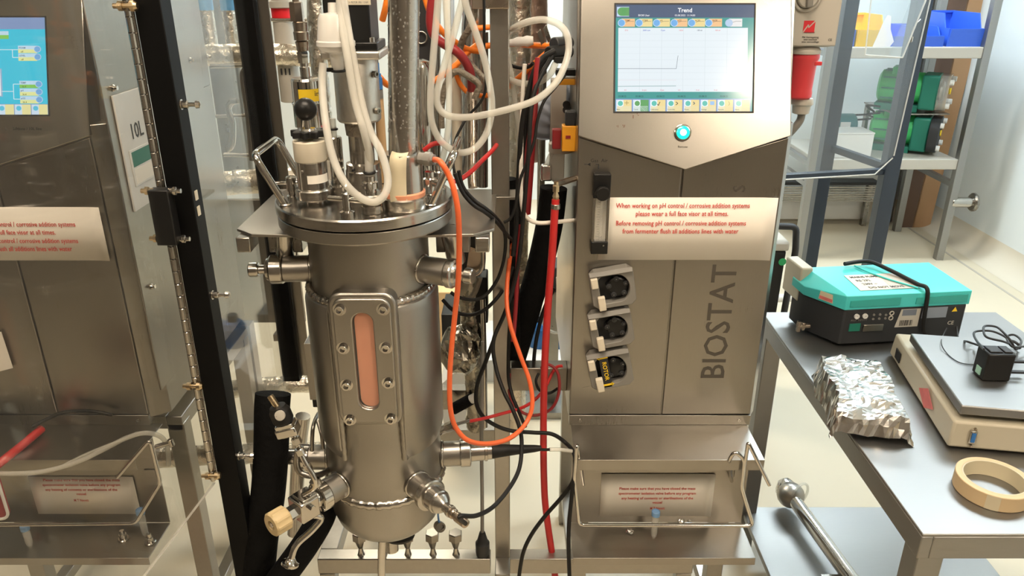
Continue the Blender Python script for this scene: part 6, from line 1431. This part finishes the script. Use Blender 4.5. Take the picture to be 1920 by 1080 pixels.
# second rack bay behind, with slotted dark shelf
lr = thing('slotted_shelf', 'dark slotted wire shelf low behind the rack', 'shelf', (1.9, 5.0, .4))
MB().box(1.72, 2.45, 4.985, 5.1, .305, .325).build('deck', M_dgrey, lr, .002)
for i in range(7): MB().box(1.73, 2.44, 4.978, 4.983, .195 + i * .0155, .204 + i * .0155).build('slat', M_dsteel, lr)
for x in (1.75, 2.42): MB().box(x - .015, x + .015, 5.05, 5.09, 0, .305).build('leg', M_dsteel, lr)
MB().box(1.72, 2.45, 5.11, 5.18, .03, .21).build('white_panel', M_white, lr, .002)
def bin_(lab, x0, x1, y0, y1, z, h, mat):
    t = thing('storage_bin', lab, 'storage bin', ((x0 + x1) / 2, y0, z), 'storage bins on the top shelf')
    w = .006; hf = h * .55
    MB().box(x0, x1, y0, y1, z, z + w).build('bottom', mat, t); MB().box(x0, x1, y1 - w, y1, z + w, z + h).build('back', mat, t)
    for x in (x0, x1 - w): MB().prism([V((x, y0, z + w)), V((x, y1 - w, z + w)), V((x, y1 - w, z + h)), V((x, y0 + .09, z + h)), V((x, y0 + .05, z + hf)), V((x, y0, z + hf))], (w, 0, 0)).build('side', mat, t)
    MB().prism([V((x0 + w, y0, z + w)), V((x1 - w, y0, z + w)), V((x1 - w, y0 - .01, z + hf)), V((x0 + w, y0 - .01, z + hf))], (0, w, 0)).build('front_lip', mat, t)
    MB().box(x0 - .006, x1 + .006, y1 - .02, y1, z + h - .012, z + h).build('rim', mat, t)
def px_x(px, py=80, Y=4.45): return PY(px, py, Y).x
bin_('blue storage bin next to the rack post and a yellow bin', px_x(1560), px_x(1597), 4.42, 4.75, zs1, .16, M_blue)
bin_('yellow storage bin on the top shelf of the rack', px_x(1600), px_x(1655), 4.42, 4.75, zs1, .16, M_ybin)
bin_('low blue storage bin behind the acrylic guard', px_x(1662), px_x(1712), 4.42, 4.75, zs1, .10, M_blue)
bin_('low blue storage bin beside the large blue bin', px_x(1718), px_x(1764), 4.42, 4.75, zs1, .10, M_blue)
bin_('large blue storage bin at the open end of the top shelf', px_x(1770), px_x(1838), 4.42, 4.80, zs1, .17, M_blue)
# green peristaltic pumps
def gpump(lab, c, ry, head, ks=1.3):
    t = thing('green_pump', lab, 'pump', c); c = V(c)
    d = V((math.cos(ry), math.sin(ry), 0)); s = V((-d.y, d.x, 0))
    MB().lathe(c + Z * .10 - d * .16, d, [(0, .055), (.01, .072), (.13, .076), (.14, .068), (.18, .068), (.182, 0)], 24).build('motor', M_green, t)
    mb = MB()
    for k in range(10):
        a = 2 * math.pi * k / 10; mb.obox(c + Z * .10 - d * .09 + (s * math.cos(a) + Z * math.sin(a)) * .077, d * .05, s * .003, Z * .003)
    mb.build('cooling_ribs', M_dgreen, t)
    MB().obox(c + Z * .165 - d * .06, d * .05, s * .045, Z * .025).build('terminal_box', M_green, t, .004)
    MB().obox(c + Z * .015 - d * .07, d * .09, s * .06, Z * .015).build('foot', M_dgreen, t, .002)
    MB().obox(c + Z * .09 + d * .055, d * .035, s * .075, Z * .075).build('gearbox', M_dgreen, t, .01)
    MB().prism([q + d * .09 for q in rrect(c + Z * .09, s, Z, .10, .075, .05, 5)], d * .04).build('head', M_clearp if head else M_dgrey, t, .003)
    MB().rod(c + Z * .09 + d * .088, c + Z * .09 + d * .11, .045).build('rotor', M_dsteel, t)
    for a_, b_ in ((.075, .05), (-.075, .05), (.075, -.05), (-.075, -.05)): MB().rod(c + Z * (.09 + b_) + s * a_ + d * .128, c + Z * (.09 + b_) + s * a_ + d * .145, .012).build('knob', M_white, t)
    MB().rod(c + Z * .095 + d * .13, c + Z * .095 + d * .136, .014).build('yellow_cap', M_yellow, t)
    for ch in t.children:
        ch.data.transform(Matrix.Translation(c) @ Matrix.Scale(ks, 4) @ Matrix.Translation(-c))
    return t
g1 = PY(1735, 292, 4.5); 
gpump('green pump standing on the shelf behind the white box, partly dark headed', (PY(1694, 290, 4.62).x, 4.62, zs2), R(-32), False)
pl = thing('pump_riser', 'dark slab raising the upper green pump above the shelf', 'riser block', (PY(1700, 300, 4.5).x, 4.72, zs2))
xr = PY(1700, 260, 4.62).x
MB().box(xr - .16, xr + .16, 4.80, 4.92, zs2, zs2 + .02).build('base', M_dsteel, pl); MB().box(xr - .16, xr + .16, 4.50, 4.92, zs2 + .235, zs2 + .242).build('platform', M_dsteel, pl)
for x in (xr - .15, xr + .13): MB().box(x, x + .02, 4.88, 4.92, zs2 + .02, zs2 + .235).build('stay', M_dsteel, pl)
gpump('green pump with clear pump head on the raised platform', (PY(1712, 222, 4.6).x, 4.62, zs2 + .242), R(-32), True)
wb = thing('white_box', 'plain white box standing on the middle shelf of the rack', 'box', PY(1590, 297, 4.45))
a, b = PY(1541, 298, 4.43), PY(1640, 252, 4.43); MB().box(a.x, b.x, 4.43, 4.60, zs2, b.z).build('box', M_white, wb, .003); MB().box(a.x - .002, b.x + .002, 4.428, 4.602, b.z, b.z + .01).build('lid', M_white, wb, .002)
mt = thing('teal_motor', 'small teal motor with white tag on the middle shelf', 'motor', PY(1560, 255, 4.7))
c = PY(1566, 240, 4.75); c.z = zs2 + .13; MB().lathe(c - X * .1, X, [(0, .06), (.01, .07), (.2, .07), (.21, .06), (.21, 0)], 20).build('body', plain('dark_teal', (.02, .13, .14), .45), mt); MB().obox(c - Z * .1, X * .08, Yv * .05, Z * .03).build('foot', M_dgrey, mt); MB().obox(c + V((.03, -.07, .01)), X * .03, Yv * .002, Z * .02).build('tag', M_white, mt)
hose('black_cable', 'black cable from the teal motor to the green pump', 'cable', [c + V((.1, 0, .06)), c + V((.2, -.05, .08)), PY(1625, 198, 4.6), PY(1650, 200, 4.6)], .006, M_rubber)
hose('black_cable', 'second black cable between teal motor and green pump', 'cable', [c + V((.1, 0, .03)), c + V((.2, -.05, .05)), PY(1625, 214, 4.6), PY(1650, 212, 4.6)], .006, M_rubber)
# cardboard boxes leaning behind the rack
for i, (p0, p1, lab) in enumerate((((1676, 425), (1755, -10), 'tall dark brown cardboard board leaning behind the rack'), ((1706, 425), (1800, -10), 'tall light brown cardboard board leaning behind the rack'))):
    xa_, xb_ = PY(p0[0], 425, 5.05).x, PY(p0[0], 425, 5.05).x + .12
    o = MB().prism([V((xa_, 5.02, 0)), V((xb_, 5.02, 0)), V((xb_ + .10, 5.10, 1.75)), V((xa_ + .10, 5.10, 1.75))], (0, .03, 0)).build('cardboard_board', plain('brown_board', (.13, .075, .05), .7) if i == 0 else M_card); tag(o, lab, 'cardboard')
sl_ = thing('steel_column', 'dark steel column with fixing strip behind the rack', 'column', (1.9, 5.15, 0))
x = PY(1735, 60, 5.1).x; MB().rod((x, 5.16, 0), (x, 5.16, 2.6), .05).build('column', M_dsteel, sl_)
# black bin with green badge under the far end of the tower
bn = thing('waste_bin', 'black pedal bin with green round badge behind the tower', 'bin', PY(1460, 560, 2.6))
a, b = PY(1438, 550, 2.6), PY(1476, 470, 2.6)
MB().prism([V((a.x - .15, 2.6, .0)), V((b.x - .01, 2.6, 0)), V((b.x, 2.6, b.z)), V((a.x - .15, 2.6, b.z))], (0, .3, 0)).build('body', M_black, bn, .01)
MB().box(a.x - .16, b.x + .004, 2.59, 2.91, b.z, b.z + .035).build('lid', M_lgrey, bn, .008)
MB().sweep(fillet([V((a.x - .1, 2.62, b.z + .09)), V((b.x + .02, 2.60, b.z + .09)), V((b.x + .03, 2.60, b.z)), V((b.x + .02, 2.60, b.z - .3))], .02), .012, 10).build('frame', M_dgrey, bn)
q = PY(1467, 491, 2.6); MB().lathe(q, FR, [(0, .014), (.001, .014), (.001, 0)], 20).build('badge', plain('badge_green', (.02, .35, .12), .5), bn)
